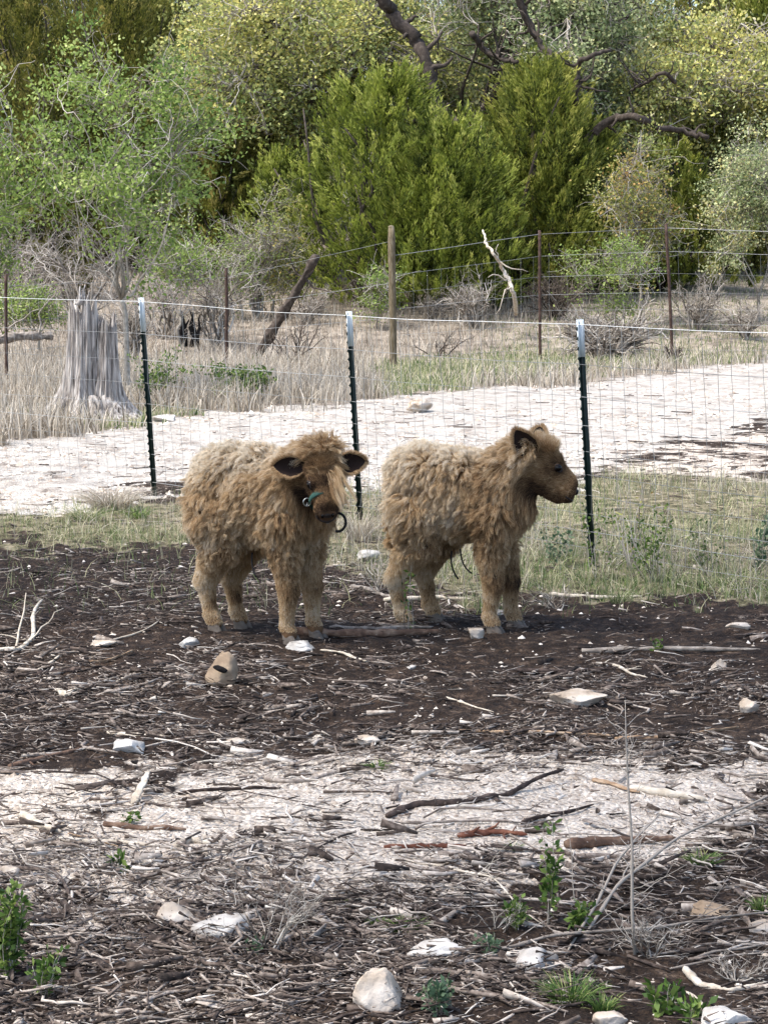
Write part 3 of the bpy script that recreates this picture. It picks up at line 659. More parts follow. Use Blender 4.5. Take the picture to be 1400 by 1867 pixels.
def twiggy(px, py, wpx, hpx, label, n=7, depth=3, m='twig', th=3., name='bare_bush', cat='bush', up=.9, Y=None, lf=None, lfn=0, lsz=.05, amp=.06, fan=1.):
    """bare branching plant"""
    p = np.array(gp(px, py)) if Y is None else np.array(onY(px, Y)); s = p[1]/FPX; h = hpx*s; wr = wpx*s/2
    B = Buf(); tips = []
    def grow(a, d, L, r, k):
        e = a+d*L; q = wob(a, e, 6, amp); tubes(B, q, np.linspace(r, r*.55, 6), 4, None, cap=False)
        tips.append((e, d))
        if k == 0: return
        for _ in range(R.integers(2, 4)):
            i = R.integers(2, 6); dd = norm(d+R.normal(size=3)*np.array([.55, .55, .4])*fan)
            grow(q[i], dd, L*(.5+.3*R.random()), r*.55, k-1)
    for k in range(n):
        a = R.random()*6.28; rr = R.random()**.6
        e = np.array([math.cos(a)*wr*rr, math.sin(a)*wr*rr*.7, h*up*(.7+.3*R.random())])*.5
        grow(np.array([R.normal()*.02, R.normal()*.02, -.01])*wr*3, norm(e), np.linalg.norm(e), th*s/2, depth)
    if lf is None:
        o = B.build(name, M[m]); o.location = p
    else:
        o = empty(name, p); B.build('branches', M[m], o)
        tp = np.array([t[0] for t in tips]); BL = Buf(); k = R.integers(0, len(tp), lfn)
        P = tp[k]+R.normal(size=(lfn, 3))*wr*.07; leaves(BL, P, R.normal(size=(lfn, 3))+np.array([0, 0, .3]), lsz*(.6+.8*R.random(lfn)), lsz*.3); BL.build('crown', M[lf], o)
    tag(o, label, cat); return o
twiggy(497, 1742, 230, 175, 'fine bare fan shaped bush on the lower left gravel', n=7, depth=4, m='twig', th=4.5, up=1.)
twiggy(1180, 1745, 220, 120, 'tangle of bare grey twigs around the sapling foot', n=12, depth=3, th=4)
twiggy(905, 1700, 130, 90, 'small bare twig tangle left of the leafy green stem', n=6, depth=3, th=3)
twiggy(1340, 1790, 200, 60, 'low heap of bare twigs at the lower right', n=14, depth=3, th=4)
twiggy(385, 1000, 90, 50, 'thin curved bare twig by the left calf\'s rump', n=3, depth=1, th=3)
twiggy(690, 1085, 120, 90, 'bare pale twigs between the two calves', n=8, depth=3, th=3)
twiggy(1010, 1110, 160, 50, 'low bare twigs right of the right calf\'s hooves', n=10, depth=3, th=3)
# the bare sapling
p = np.array(gp(1158, 1745)); sp_ = p[1]/FPX; B = Buf()
q = np.array([[0, 0, -.02], [-.01, 0, .12], [-.012, 0, .3], [-.022, .01, .45], [-.03, 0, .58], [-.033, 0, .68]])*1.
q[:, 2] *= 505*sp_/.70
tubes(B, q, np.array([6.5, 6, 5, 4, 2.5, 1.2])*sp_/2, 6, .6)
for _ in range(26):
    t = .15+.8*R.random(); i = int(t*5); a = q[i]+(q[i+1]-q[i])*(t*5-i); d = norm(np.array([R.normal(), R.normal(), .55+.3*R.random()]))
    e = a+d*(.05+.12*R.random())*(1.2-t); qq = wob(a, e, 6, .05); tubes(B, qq, np.linspace(1.6, .7, 6)*sp_/2, 4, .7)
    e2 = qq[3]+norm(d+R.normal(size=3)*.7)*.05; tubes(B, wob(qq[3], e2, 4, .05), np.linspace(1.1, .6, 4)*sp_/2, 4, .7)
o = B.build('bare_sapling', M['twig']); o.location = p; tag(o, 'tall thin bare grey sapling standing at the lower right', 'sapling')

# ------------------------------------------------------------------ the wire fence
def tpost(bx, by, tx, ty, label, topfrac, group='green fence posts with white tops'):
    b = np.array(gp(bx, by)); dist = b[1]; t = np.array(at(tx, ty, dist))
    d = t-b; hgt = np.linalg.norm(d); root = empty('fence_post', b)
    ax = Vector(d).to_track_quat('Z', 'Y').to_matrix(); A = np.array(ax)
    w_, th_ = .030, .0045
    def prof(z0, z1, name, m, e=0.):
        B = Buf()
        for (x0, x1, y0, y1) in ((-w_/2-e, w_/2+e, -th_/2-e, th_/2+e), (-th_/2-e, th_/2+e, th_/2+e, .032+e)):
            P = np.array([[x0, y0, z0], [x1, y0, z0], [x1, y1, z0], [x0, y1, z0], [x0, y0, z1], [x1, y0, z1], [x1, y1, z1], [x0, y1, z1]])@A.T
            B.add(P, np.array([[3, 2, 1, 0], [4, 5, 6, 7], [0, 1, 5, 4], [1, 2, 6, 5], [2, 3, 7, 6], [3, 0, 4, 7]]), .5)
        if e == 0:      # studs
            for k in range(int((z1-z0)/.055)):
                z = z0+.03+k*.055; P = np.array([[-.006, -.012, z], [.006, -.012, z], [.008, -th_/2, z-.012], [-.008, -th_/2, z-.012], [.008, -th_/2, z+.014], [-.008, -th_/2, z+.014]])
                P2 = P+np.array([w_/2-.004, 0, 0]); B.add(P2@A.T, np.array([[0, 1, 2, 3], [1, 0, 5, 4]]), .5); B.add(P2@A.T, np.array([[0, 3, 5], [1, 4, 2]]), .5)
        return B.build(name, m, root)
    zt = hgt*(1-topfrac)
    prof(-.2, hgt-.004, 'shaft', M['tpost'], 0.); prof(zt, hgt, 'white_tip', M['tpost_top'], .0025)
    tag(root, label, 'fence post', group); return b, t
posts = []
posts.append(tpost(-140, 862, -170, 528, 'green fence post beyond the left edge', .18))
posts.append(tpost(279, 905, 254, 543, 'green fence post with white top nearest the split stump', .17))
posts.append(tpost(653, 950, 632, 568, 'middle green fence post with white top, behind the left calf\'s head', .165))
posts.append(tpost(1075, 1032, 1052, 583, 'green fence post with white top at the right calf\'s nose', .15))
posts.append(tpost(1560, 1118, 1540, 600, 'green fence post beyond the right edge', .15))
hz = [1.35, 1.13, .95, .79, .645, .515, .40, .295, .195, .10]
fence = empty('wire_fence', posts[1][0]); tag(fence, 'galvanised woven wire mesh stretched along the green fence posts', 'fence')
org = np.array(posts[1][0])
for k in range(len(posts)-1):
    (b0, t0), (b1, t1) = posts[k], posts[k+1]; B = Buf(); BT = Buf()
    L = np.linalg.norm(b1-b0); nv = int(L/.105); hh0, hh1 = np.linalg.norm(t0-b0), np.linalg.norm(t1-b1)
    off = np.array([0, -.012, 0])
    def pt(u, z, sag=0.):
        a = b0+(t0-b0)*(z/hh0)*(hh0-.02)/1.355; c = b1+(t1-b1)*(z/hh1)*(hh1-.02)/1.355
        return a+(c-a)*u+off+np.array([0, .02*math.sin(u*9+z*4), sag*math.sin(u*math.pi)])
    for z in hz:
        u = np.linspace(0, 1, 24); q = np.array([pt(v, z, -.008-.01*R.random()*0) for v in u]); q[:, 2] += np.interp(u, [0, .3, .6, 1], R.normal(size=4)*[0, .004, .004, 0])
        top = z == hz[0]; tubes(BT if top else B, q-org, np.full(24, .0021 if top else .0015), 4, None, cap=False)
    for i in range(nv):
        u = (i+.5)/nv; q = np.array([pt(u, z, -.008)+np.array([R.normal()*.004, 0, 0]) for z in hz]); tubes(B, q-org, np.full(len(hz), .00125), 4, None, cap=False)
    B.build('wire_mesh', M['wire'], fence); BT.build('top_wire', M['wire_top'], fence)

# ------------------------------------------------------------------ back fence
def pole(px, pb, pt_, Y, rad, m, label, name='fence_post', lean=0, cat='fence post', group='rusty posts of the back fence', wood=False):
    b = np.array(onY(px, Y)) if pb is None else np.array(gp(px, pb)); Y = b[1]; t = np.array(at(px+lean, pt_, Y)); B = Buf()
    K = 14; q = b+(t-b)*np.linspace(-.05, 1, K)[:, None]; q[:, 0] += fbm(np.stack([q[:, 2]*2, q[:, 0], q[:, 1]], 1), 2)*rad*.5
    rr = np.full(K, rad); 
    if wood: rr = rr*(1+.05*R.normal(size=K)); rr[-1] *= .8
    tubes(B, q-b, rr, 10 if wood else 5, .5)
    if wood:   # domed head
        V, F = ICO5; B.add(V*np.array([rad*.8, rad*.8, rad*.5])+(t-b), F, .9)
    o = B.build(name, m, None, wood); o.location = b; tag(o, label, cat, group); return b, t
bp = []
bp.append(pole(12, 716, 500, None, .022, M['rust'], 'dark rusty post at the left edge behind the stump', lean=0))
bp.append(pole(413, 668, 488, None, .028, M['rust'], 'rusty post right of the stump, before the sloping dead log'))
bp.append(pole(717, 668, 414, None, .058, M['woodpost'], 'round wooden fence post with domed top', 'wooden_post', lean=-4, group=None, wood=True))
bp.append(pole(985, 655, 420, None, .028, M['rust'], 'tall rusty post in front of the dark junipers', lean=-2))
bp.append(pole(1226, 612, 408, None, .028, M['rust'], 'tall rusty post leaning left, by the pale small tree', lean=-12))
bp.append(pole(1520, 600, 420, None, .026, M['rust'], 'rusty post beyond the right edge'))
bf = empty('back_fence', bp[2][0]); tag(bf, 'thin wires of the tall back fence strung between wooden and rusty posts', 'fence'); org = np.array(bp[2][0]); B = Buf()
for k in range(0, len(bp)-1):
    (b0, t0), (b1, t1) = bp[k], bp[k+1]
    for f in ([.97, .8, .64, .5, .38, .27, .17, .08] if k >= 2 else [.9, .6, .35]):
        f0 = f if (k != 2) else f*.82+0*.1
        q = wob(b0+(t0-b0)*(f*.82 if k == 2 else f), b1+(t1-b1)*f, 10, .002); tubes(B, q-org, np.full(10, .004 if f > .95 else .0025), 4, None, cap=False)
    if k >= 2:
        n = int(np.linalg.norm(b1-b0)/.3)
        for i in range(n):
            u = (i+.5)/n; lo = b0+(b1-b0)*u; hi = (t0*.82+b0*.18 if k == 2 else t0)*(1-u)+t1*u; q = np.array([lo+(hi-lo)*v for v in (.05, .5, .8)]); tubes(B, q-org, np.full(3, .0015), 3, None, cap=False)
B.build('wire_mesh', M['wire'], bf)

# ------------------------------------------------------------------ stump, dead logs
def stump():
    p = np.array(gp(165, 762)); s = p[1]/FPX; root = empty('tree_stump', p)
    def column(cx, w0, w1, h, seed, jag, name='wood_column', lean=0., flare=.0, cut=0):
        nt_, nz_ = 200, 60; th = np.arange(nt_)/nt_*2*math.pi; z = np.linspace(0, 1, nz_)
        T, Z = np.meshgrid(th, z); C_, S_ = np.cos(T), np.sin(T)
        rid = fbm(np.stack([C_.ravel()*2.2+seed, S_.ravel()*2.2, Z.ravel()*.5], 1), 4).reshape(T.shape)
        rid2 = fbm(np.stack([C_.ravel()*9+seed, S_.ravel()*9, Z.ravel()*.9], 1), 3).reshape(T.shape)
        rid3 = fbm(np.stack([C_.ravel()*24+seed, S_.ravel()*24, Z.ravel()*3.5], 1), 3).reshape(T.shape)
        top = h*(1-jag*(.5+fbm(np.stack([np.cos(th)*3+seed*2, np.sin(th)*3, 0*th], 1), 3)*1.3+np.abs(fbm(np.stack([np.cos(th)*11+seed, np.sin(th)*11, 0*th], 1), 2))*2.2))
        top = np.clip(top, h*.5, h)
        r = (w0+(w1-w0)*(Z**.7))*(1+.42*rid-.55*np.abs(rid2)-.16*np.abs(rid3))+flare*np.exp(-Z*6.5)*(1+1.5*np.maximum(np.cos(T*5+seed), 0)+1.2*rid)
        X = cx+lean*Z*h+r*C_; Y = r*S_*.75; ZZ = Z*top[None]-.03
        V = np.stack([X, Y, ZZ], -1).reshape(-1, 3)
        i = (np.arange(nz_-1)[:, None]*nt_+np.arange(nt_)[None]); j = (np.arange(nz_-1)[:, None]*nt_+(np.arange(nt_)[None]+1) % nt_)
        F = np.stack([i, j, j+nt_, i+nt_], -1).reshape(-1, 4)
        # hollow inside
        inn = V[-nt_:].copy(); c = inn.mean(0); inn = c+(inn-c)*.6; inn[:, 2] -= .12; n0 = len(V); V = np.concatenate([V, inn, [[c[0], c[1], c[2]-.3]]])
        a = n0-nt_+np.arange(nt_); b = n0-nt_+(np.arange(nt_)+1) % nt_; F = np.concatenate([F, np.stack([a, b, b+nt_, a+nt_], 1)])
        F3 = np.stack([n0+np.arange(nt_), n0+(np.arange(nt_)+1) % nt_, np.full(nt_, len(V)-1)], 1)
        mesh_np(name, V, [F, F3], M['stump'], root, [.5+.2*R.random(len(F)), np.full(len(F3), .1)], False)
    column(-15*s, .185, .155, 236*s, 1.3, .16, lean=.03, flare=.17)
    column(27*s, .15, .105, 204*s, 5.1, .14, lean=.03, flare=.15)
    column(-.2, .08, .04, 110*s, 8.2, .35, lean=.25, flare=.1)
    # splinters at the top
    B = Buf()
    for k in range(9):
        x0 = R.uniform(-.14, -.02); a = np.array([x0, R.normal()*.03, 205*s]); e = a+np.array([R.normal()*.02+.02, 0, (15+22*R.random())*s]); tubes(B, wob(a, e, 5, .05), np.linspace(.022, .004, 5), 5)
    for k in range(16):
        a = R.random()*6.28; d = np.array([math.cos(a), math.sin(a)*.6, 0]); st = np.array([0, 0, .22])+d*.2; e = d*(.50+.22*R.random())+np.array([0, 0, -.02])
        m_ = np.array([(st+e)/2+np.array([0, 0, -.06])]); q = np.stack([st, m_[0], e]); q = np.array([np.interp(np.linspace(0, 2, 9), [0, 1, 2], q[:, i]) for i in range(3)]).T
        tubes(B, q, np.linspace(.06, .012, 9), 7)
    B.build('roots', M['stump'], root, True)
    tag(root, 'tall weathered grey split stump with flared roots behind the fence', 'stump')
stump()
def deadlog(a, b, Y0, Y1, r0, r1, m, label, name='dead_log', K=16, amp=.015, cat='log', stubs=0):
    A, Bp = np.array(at(a[0], a[1], Y0)), np.array(at(b[0], b[1], Y1)); B = Buf(); q = wob(A, Bp, K, amp)
    rr = np.linspace(r0, r1, K)*(1+.12*R.normal(size=K)); tubes(B, q-A, rr, 10, .5)
    V = B.V[0]; V += norm(R.normal(size=V.shape))*r0*.28
    for _ in range(stubs):
        i = R.integers(2, K-2); e = q[i]+norm(R.normal(size=3)+np.array([0, 0, .2]))*.9*(.3+R.random()); tubes(B, wob(q[i], e, 7, .1)-A, np.linspace(.02, .005, 7), 5)
    o = B.build(name, M[m], None, True); o.location = A; tag(o, label, cat); return o
g = gp(462, 658); deadlog((462, 662), (578, 466), g.y, g.y-.6, .085, .062, 'bark', 'dead log sloping up to the right behind the fence', stubs=5)
g = gp(0, 622); deadlog((-60, 622), (95, 612), 34, 34.5, .09, .05, 'stick_grey', 'grey fallen log in the dry grass at the left', stubs=2)
p = gp(345, 640); B = Buf()
for k in range(9):
    a = np.array([R.uniform(-.16, .16), R.normal()*.04, -.02]); e = a+np.array([R.normal()*.06+.02, 0, .35+.3*R.random()]); tubes(B, wob(a, e, 6, .08), np.linspace(.05, .012, 6), 6)
o = B.build('burnt_stump', M['burnt']); o.location = p+Vector((0, 0, .1)); tag(o, 'small black charred stump in the dry grass', 'stump')
twiggy(1222, 607, 50, 40, 'dark knot of dead roots on the leaning rusty post', n=10, depth=2, m='stick_dark', th=6, name='root_knot', cat='root')

# ------------------------------------------------------------------ trees
def juniper(px, Y, wpx, ytop, label, m='juniper', nplume=1300, seed=0, skirt=0., name='juniper_tree', per=62, lsz=.105, build=True, shape=.75):
    base = np.array(onY(px, Y)); s = Y/FPX; h = (CAMH+(477-ytop)*s)-base[2]; wr = wpx*s/2
    root = empty(name, base); B = Buf(); BT = Buf()
    # limbs
    for k in range(14):
        a = R.random()*6.28; e = np.array([math.cos(a)*wr*.75, math.sin(a)*wr*.75, h*(.25+.6*R.random())]); tubes(BT, wob((0, 0, -.05), e, 8, .06), np.linspace(.07, .015, 8), 5)
    tubes(BT, wob((0, 0, -.1), (0, 0, h*.9), 12, .02), np.linspace(.13, .03, 12), 8)
    BT.build('trunk', M['bark'], root)
    n = nplume; t = R.random(n)**.85; a = R.random(n)*6.28
    lump = 1+.28*fbm(np.stack([np.cos(a)*1.6+seed, np.sin(a)*1.6, t*3.5], 1), 3)*1.6
    prof = np.interp(t, [0, .08, .3, .6, .85, 1], [.95, 1, 1, .82*(shape/.75), .5*(shape/.75), .1])
    nb = 8; sx = R.uniform(-.68, .68, nb); sy = R.uniform(-.5, .5, nb); sh = (1-.30*np.abs(sx)-.24*R.random(nb)); sr = R.uniform(.38, .60, nb); sx[0] = R.uniform(-.2, .2); sh[0] = 1; sr[0] = .62
    w_ = R.choice(nb, n, p=sr**2/np.sum(sr**2)); rr = wr*sr[w_]*prof*lump*(.45+.55*R.random(n)**.5)*1.05
    c = np.stack([rr*np.cos(a)+wr*sx[w_], rr*np.sin(a)+wr*sy[w_], t*h*.94*sh[w_]], 1)
    out = np.stack([np.cos(a), np.sin(a), 0*a], 1)
    ax = norm(out*(.55-.25*t)[:, None]+np.array([0, 0, 1.])+R.normal(size=(n, 3))*.28)
    L = (.30+.55*R.random(n)**1.5)*np.clip(h/5, .6, 1.3)
    tt = R.random((n, per)); ww = (.26*np.sin(tt**.75*math.pi)+.015)*L[:, None]
    P = c[:, None]+ax[:, None]*(tt*L[:, None])[..., None]+R.normal(size=(n, per, 3))*ww[..., None]*.42
    D = norm(ax[:, None]*1.5+R.normal(size=(n, per, 3))*.42+out[:, None]*.3)
    ln = lsz*(.6+.7*R.random((n, per)))
    tone = np.clip(.46+.22*R.normal(size=(n, 1))+.13*R.normal(size=(n, per))+.34*(tt-.45), 0, 1)
    leaves(B, P.reshape(-1, 3), D.reshape(-1, 3), ln.ravel(), ln.ravel()*.13, tone.ravel())
    B.build('crown', M[m], root); tag(root, label, 'juniper tree'); return root
def oak(px, Y, wpx, ytop, ybot, label, m='oak_grey', ncl=420, per=70, lsz=.095, bx=None, trunkr=.14, limbs=9, name='oak_tree', tm='bark', cat='oak tree', twm='twig', density=None, spread=.30, twr=1.):
    base = np.array(onY(bx if bx is not None else px, Y)); s = Y/FPX; top = CAMH+(477-ytop)*s-base[2]; bot = CAMH+(477-ybot)*s-base[2]; wr = wpx*s/2
    cx = (px-(bx if bx is not None else px))*s; root = empty(name, base); BT, BW, BL = Buf(), Buf(), Buf(); nodes = []
    fork = np.array([cx*.3, 0, max(bot*.8, .3)]); q = wob((0, 0, -.1), fork, 10, .07); tubes(BT, q, np.linspace(trunkr, trunkr*.7, 10), 9); nodes += list(q[5:])
    cen = np.array([cx, 0, (top+bot)/2]); ext = np.array([wr, wr*.8, (top-bot)/2])
    for k in range(limbs):
        d = norm(R.normal(size=3)*np.array([1, .8, .6])+np.array([0, -.35*(ncl > 600), .35])); e = cen+d*ext*(.55+.35*R.random()); q = wob(fork, e, 14, .09); r = trunkr*(.22+.3*R.random()**2)
        tubes(BT, q, np.linspace(r, r*.25, 14), 7); nodes += list(q[2:])
        for _ in range(3):
            i = R.integers(4, 12); e2 = q[i]+norm(R.normal(size=3)+d*.6)*ext*.4; q2 = wob(q[i], e2, 10, .13); tubes(BT, q2, np.linspace(r*.45, r*.12, 10), 6); nodes += list(q2[2:])
    BT.build('trunk', M[tm], root)
    nodes = np.array(nodes); kd = kdtree.KDTree(len(nodes))
    for i, v in enumerate(nodes): kd.insert(v, i)
    kd.balance()
    nb = max(5, ncl//22); ub = norm(R.normal(size=(nb, 3)))*(R.random(nb)**.4)[:, None]*.86
    u = ub[R.integers(0, nb, ncl)]*(1.1 if ncl < 300 else 1)+R.normal(size=(ncl, 3))*(.30 if ncl < 300 else .15); cl = cen+u*ext
    for c in cl:
        co, i, dd = kd.find(c); a = nodes[i]
        q = wob(a, c, 7, .12); tubes(BW, q, np.linspace(.014, .006, 7)*twr, 4, None, cap=False)
        for _ in range(4):
            e = c+R.normal(size=3)*.22; tubes(BW, wob(q[R.integers(3, 6)], e, 6, .14), np.linspace(.010, .005, 6)*twr, 3, None, cap=False)
    BW.build('twigs', M[twm], root)
    P = cl[:, None]+R.normal(size=(ncl, per, 3))*np.array([1, 1, .62])*spread*(.6+.6*R.random((ncl, 1, 1)))
    D = R.normal(size=(ncl, per, 3))+np.array([0, 0, .35]); ln = lsz*(.55+.7*R.random((ncl, per)))
    tone = np.clip(.45+.17*R.normal(size=(ncl, 1))+.35*fbm(u*2.5+px*.1, 2)[:, None]+.16*R.normal(size=(ncl, per)), 0, 1)
    leaves(BL, P.reshape(-1, 3), D.reshape(-1, 3), ln.ravel(), ln.ravel()*.33, tone.ravel())
    BL.build('crown', M[m], root); tag(root, label, cat); return root
juniper(670, 45, 450, 150, 'broad bushy bright green juniper at the centre behind the wooden post', 'juniper_fresh', 2300, 1)
juniper(965, 46.5, 400, 115, 'olive green juniper right of the central one, behind the tall rusty post', 'juniper', 2000, 2)
juniper(1200, 48, 300, 275, 'lower olive juniper behind the pale small tree', 'juniper', 1400, 3)
juniper(150, 53, 430, -170, 'tall dark juniper filling the upper left corner', 'juniper_dark', 2600, 4, shape=.95)
juniper(385, 49, 230, 215, 'dark juniper between the fresh green tree and the central juniper', 'juniper_dark', 1000, 5)
juniper(40, 46, 200, 240, 'olive juniper at the left edge behind the fresh green tree', 'juniper_dark', 900, 6)
juniper(1370, 52, 260, -60, 'dark green juniper in the upper right corner', 'juniper', 1500, 8, shape=.95)
oak(560, 50, 560, -110, 330, 'wide oak with yellow green leaves at the top centre', 'oak_yellow', 900, 70, bx=470, trunkr=.2)
oak(960, 50.5, 580, -130, 330, 'big grey green oak with dark twisting limbs at the upper right of centre', 'oak_grey', 820, 60, bx=800, trunkr=.26, limbs=18)
oak(1300, 50, 380, 20, 400, 'yellowish oak at the right above the low juniper', 'oak_yellow', 520, 60, bx=1090, trunkr=.16, limbs=10)
oak(180, 26.5, 380, 110, 500, 'slender tree with fresh bright green leaves beside the split stump', 'fresh', 190, 78, lsz=.055, bx=243, trunkr=.04, limbs=12, twr=.45, name='green_tree', tm='bark_pale', cat='tree', spread=.17)
oak(1165, 42.5, 150, 290, 500, 'small pale tree with yellowish and brown leaves by the leaning post', 'pale', 165, 40, twr=.5, lsz=.06, trunkr=.035, limbs=6, name='pale_tree', tm='bark_pale', cat='tree', spread=.17)
oak(1380, 43, 170, 285, 520, 'light green bushy tree at the right edge', 'oak_grey', 240, 60, twr=.5, lsz=.06, trunkr=.04, limbs=7, name='pale_tree', tm='bark_pale', cat='tree', spread=.18)
oak(440, 43, 130, 400, 560, 'small leafy green shrub left of the central juniper', 'fresh', 90, 34, twr=.5, lsz=.05, trunkr=.03, limbs=6, name='green_shrub', tm='bark_pale', cat='shrub', spread=.16)
oak(1115, 41.5, 130, 455, 570, 'low yellow green shrub in front of the olive junipers', 'fresh', 90, 44, twr=.5, lsz=.05, trunkr=.03, limbs=5, name='green_shrub', tm='bark_pale', cat='shrub', spread=.15)
oak(70, 38, 150, 510, 600, 'low bright green shrub behind the top wire at the left', 'fresh', 105, 44, twr=.5, lsz=.05, trunkr=.03, limbs=5, name='green_shrub', tm='bark_pale', cat='shrub', spread=.15)
oak(-10, 33, 80, 340, 500, 'leafy green shrub cut by the left edge', 'fresh', 60, 50, twr=.5, lsz=.05, trunkr=.03, limbs=5, name='green_shrub', tm='bark_pale', cat='shrub', spread=.15)
oak(330, 39, 130, 400, 560, 'leafy green shrub among the bare shrubs right of the slender tree', 'fresh', 70, 40, twr=.5, lsz=.05, trunkr=.03, limbs=6, name='green_shrub', tm='bark_pale', cat='shrub', spread=.16)
oak(500, 43.5, 110, 330, 550, 'tall thin green shrub against the left side of the central juniper', 'pale', 80, 44, twr=.5, lsz=.055, trunkr=.03, limbs=6, name='green_shrub', tm='bark_pale', cat='shrub', spread=.16)
oak(690, 42, 90, 490, 570, 'low pale green shrub just left of the wooden post', 'fresh', 40, 36, twr=.5, lsz=.05, trunkr=.02, limbs=4, name='green_shrub', tm='bark_pale', cat='shrub', spread=.13)
twiggy(445, 735, 150, 85, '', n=12, depth=2, th=2.5, m='twig', name='green_shrub', cat='shrub', lf='grn', lfn=1600, lsz=.045)['label'] = 'low green bush in the dry grass behind the fence, left of the middle post'
twiggy(290, 745, 110, 110, '', n=8, depth=3, th=2.5, m='twig', name='green_shrub', cat='shrub', lf='grn', lfn=700, lsz=.04)['label'] = 'thin green bush just right of the first green post'
bt = [(300, 41, 180, 190, 'grey bare shrub under the dark juniper'), (150, 42, 220, 260, 'wide bare shrub behind the stump'), (395, 40, 150, 200, 'bare pale shrub by the rusty post right of the stump'),
      (30, 43, 160, 200, 'bare shrub at the left edge among green leaves'), (470, 43.5, 110, 240, 'tall pale bare shrub left of the central juniper'),
      (860, 42, 150, 110, 'pale tangled brush left of the tall rusty post'), (790, 43, 120, 60, 'low bare brush under the central juniper'), (1010, 43, 160, 110, 'dark bare brush right of the tall rusty post'),
      (1270, 42, 170, 120, 'grey bare shrub right of the leaning rusty post'), (1360, 41, 120, 90, 'low bare shrub at the right edge in the dry grass'), (560, 42.5, 140, 70, 'low bare brush behind the sloping dead log'), (245, 38, 120, 150, 'bare shrub between the stump and the black stump')]
for i, (a, Y, w_, h_, lb) in enumerate(bt):
    twiggy(a, 0, w_, h_, lb, n=18, depth=4, th=4.6, m='twig_dark' if 'dark bare' in lb else 'twig', name='bare_shrub', cat='shrub', Y=Y, amp=.1, fan=1.2)
def bough(pts, Y, r0, r1, m, name, label=None, cat=None, parent=None, side=()):
    P = np.array([at(x, y, Y+.4*R.normal()*(k % 2)) for k, (x, y) in enumerate(pts)]); n = len(P); tt_ = np.linspace(0, n-1, n*5); L = np.stack([np.interp(tt_, np.arange(n), P[:, i]) for i in range(3)], 1)
    for _ in range(3): L[1:-1] = .5*L[1:-1]+.25*(L[:-2]+L[2:])
    L[1:-1] += R.normal(size=L[1:-1].shape)*r0*.25; B = Buf(); o0 = P[0] if parent is None else np.array(parent.location); tubes(B, L-o0, np.linspace(r0, r1, len(L)), 7, .4)
    for k in range(len(L)//2 if side == () else side):
        i = R.integers(3, len(L)-1); e = L[i]+norm(R.normal(size=3)+np.array([0, 0, .6]))*(.25+.6*R.random()); tubes(B, wob(L[i]-o0, e-o0, 6, .12), np.linspace(r1*.8, r1*.25, 6), 5, .4)
    o = B.build(name, M[m], parent, True)
    if parent is None: o.location = o0; tag(o, label, cat)
    return o
bough([(940, 572), (936, 530), (918, 492), (900, 462), (886, 446), (880, 420)], 41.3, .045, .02, 'stick_pale', 'dead_branch', 'forked white dead branch standing beside the tall rusty post', 'branch', side=7)
for o_ in bpy.data.objects:
    if o_.get('label', '').startswith('big grey green oak'):
        for pts, a_, b_ in (([(1070, 262), (1085, 235), (1120, 215), (1165, 212), (1200, 232), (1250, 240), (1290, 250)], .10, .05), ([(1045, 190), (1052, 150), (1048, 118), (1075, 100), (1112, 92)], .08, .04), ([(690, -10), (730, 40), (765, 85), (785, 150), (800, 195), (835, 232)], .15, .10),
                           ([(940, -10), (962, 40), (980, 75), (1010, 110)], .09, .05), ([(860, 60), (880, 90), (915, 110), (945, 112)], .07, .04), ([(1230, 150), (1210, 130), (1180, 150), (1150, 165)], .05, .03)):
            bough(pts, 46.2, a_, b_, 'bark', 'limb', parent=o_, side=8)
        break
twiggy(1175, 0, 90, 110, 'white forked dead branch under the pale small tree', n=2, depth=2, th=7, m='stick_pale', name='dead_branch', cat='branch', Y=41.2, amp=.12)
twiggy(1100, 622, 260, 150, 'grey mound of dead brush in the dry grass', n=80, depth=3, th=7, m='twig', name='brush_pile', cat='brush pile', up=.6)
twiggy(540, 665, 190, 110, 'bare thorny twigs around the foot of the sloping dead log', n=9, depth=3, th=4, m='twig_dark', name='bare_shrub', cat='shrub')
twiggy(800, 650, 160, 70, 'reddish bare twigs right of the wooden post', n=7, depth=3, th=3, m='twig_dark', name='bare_shrub', cat='shrub')
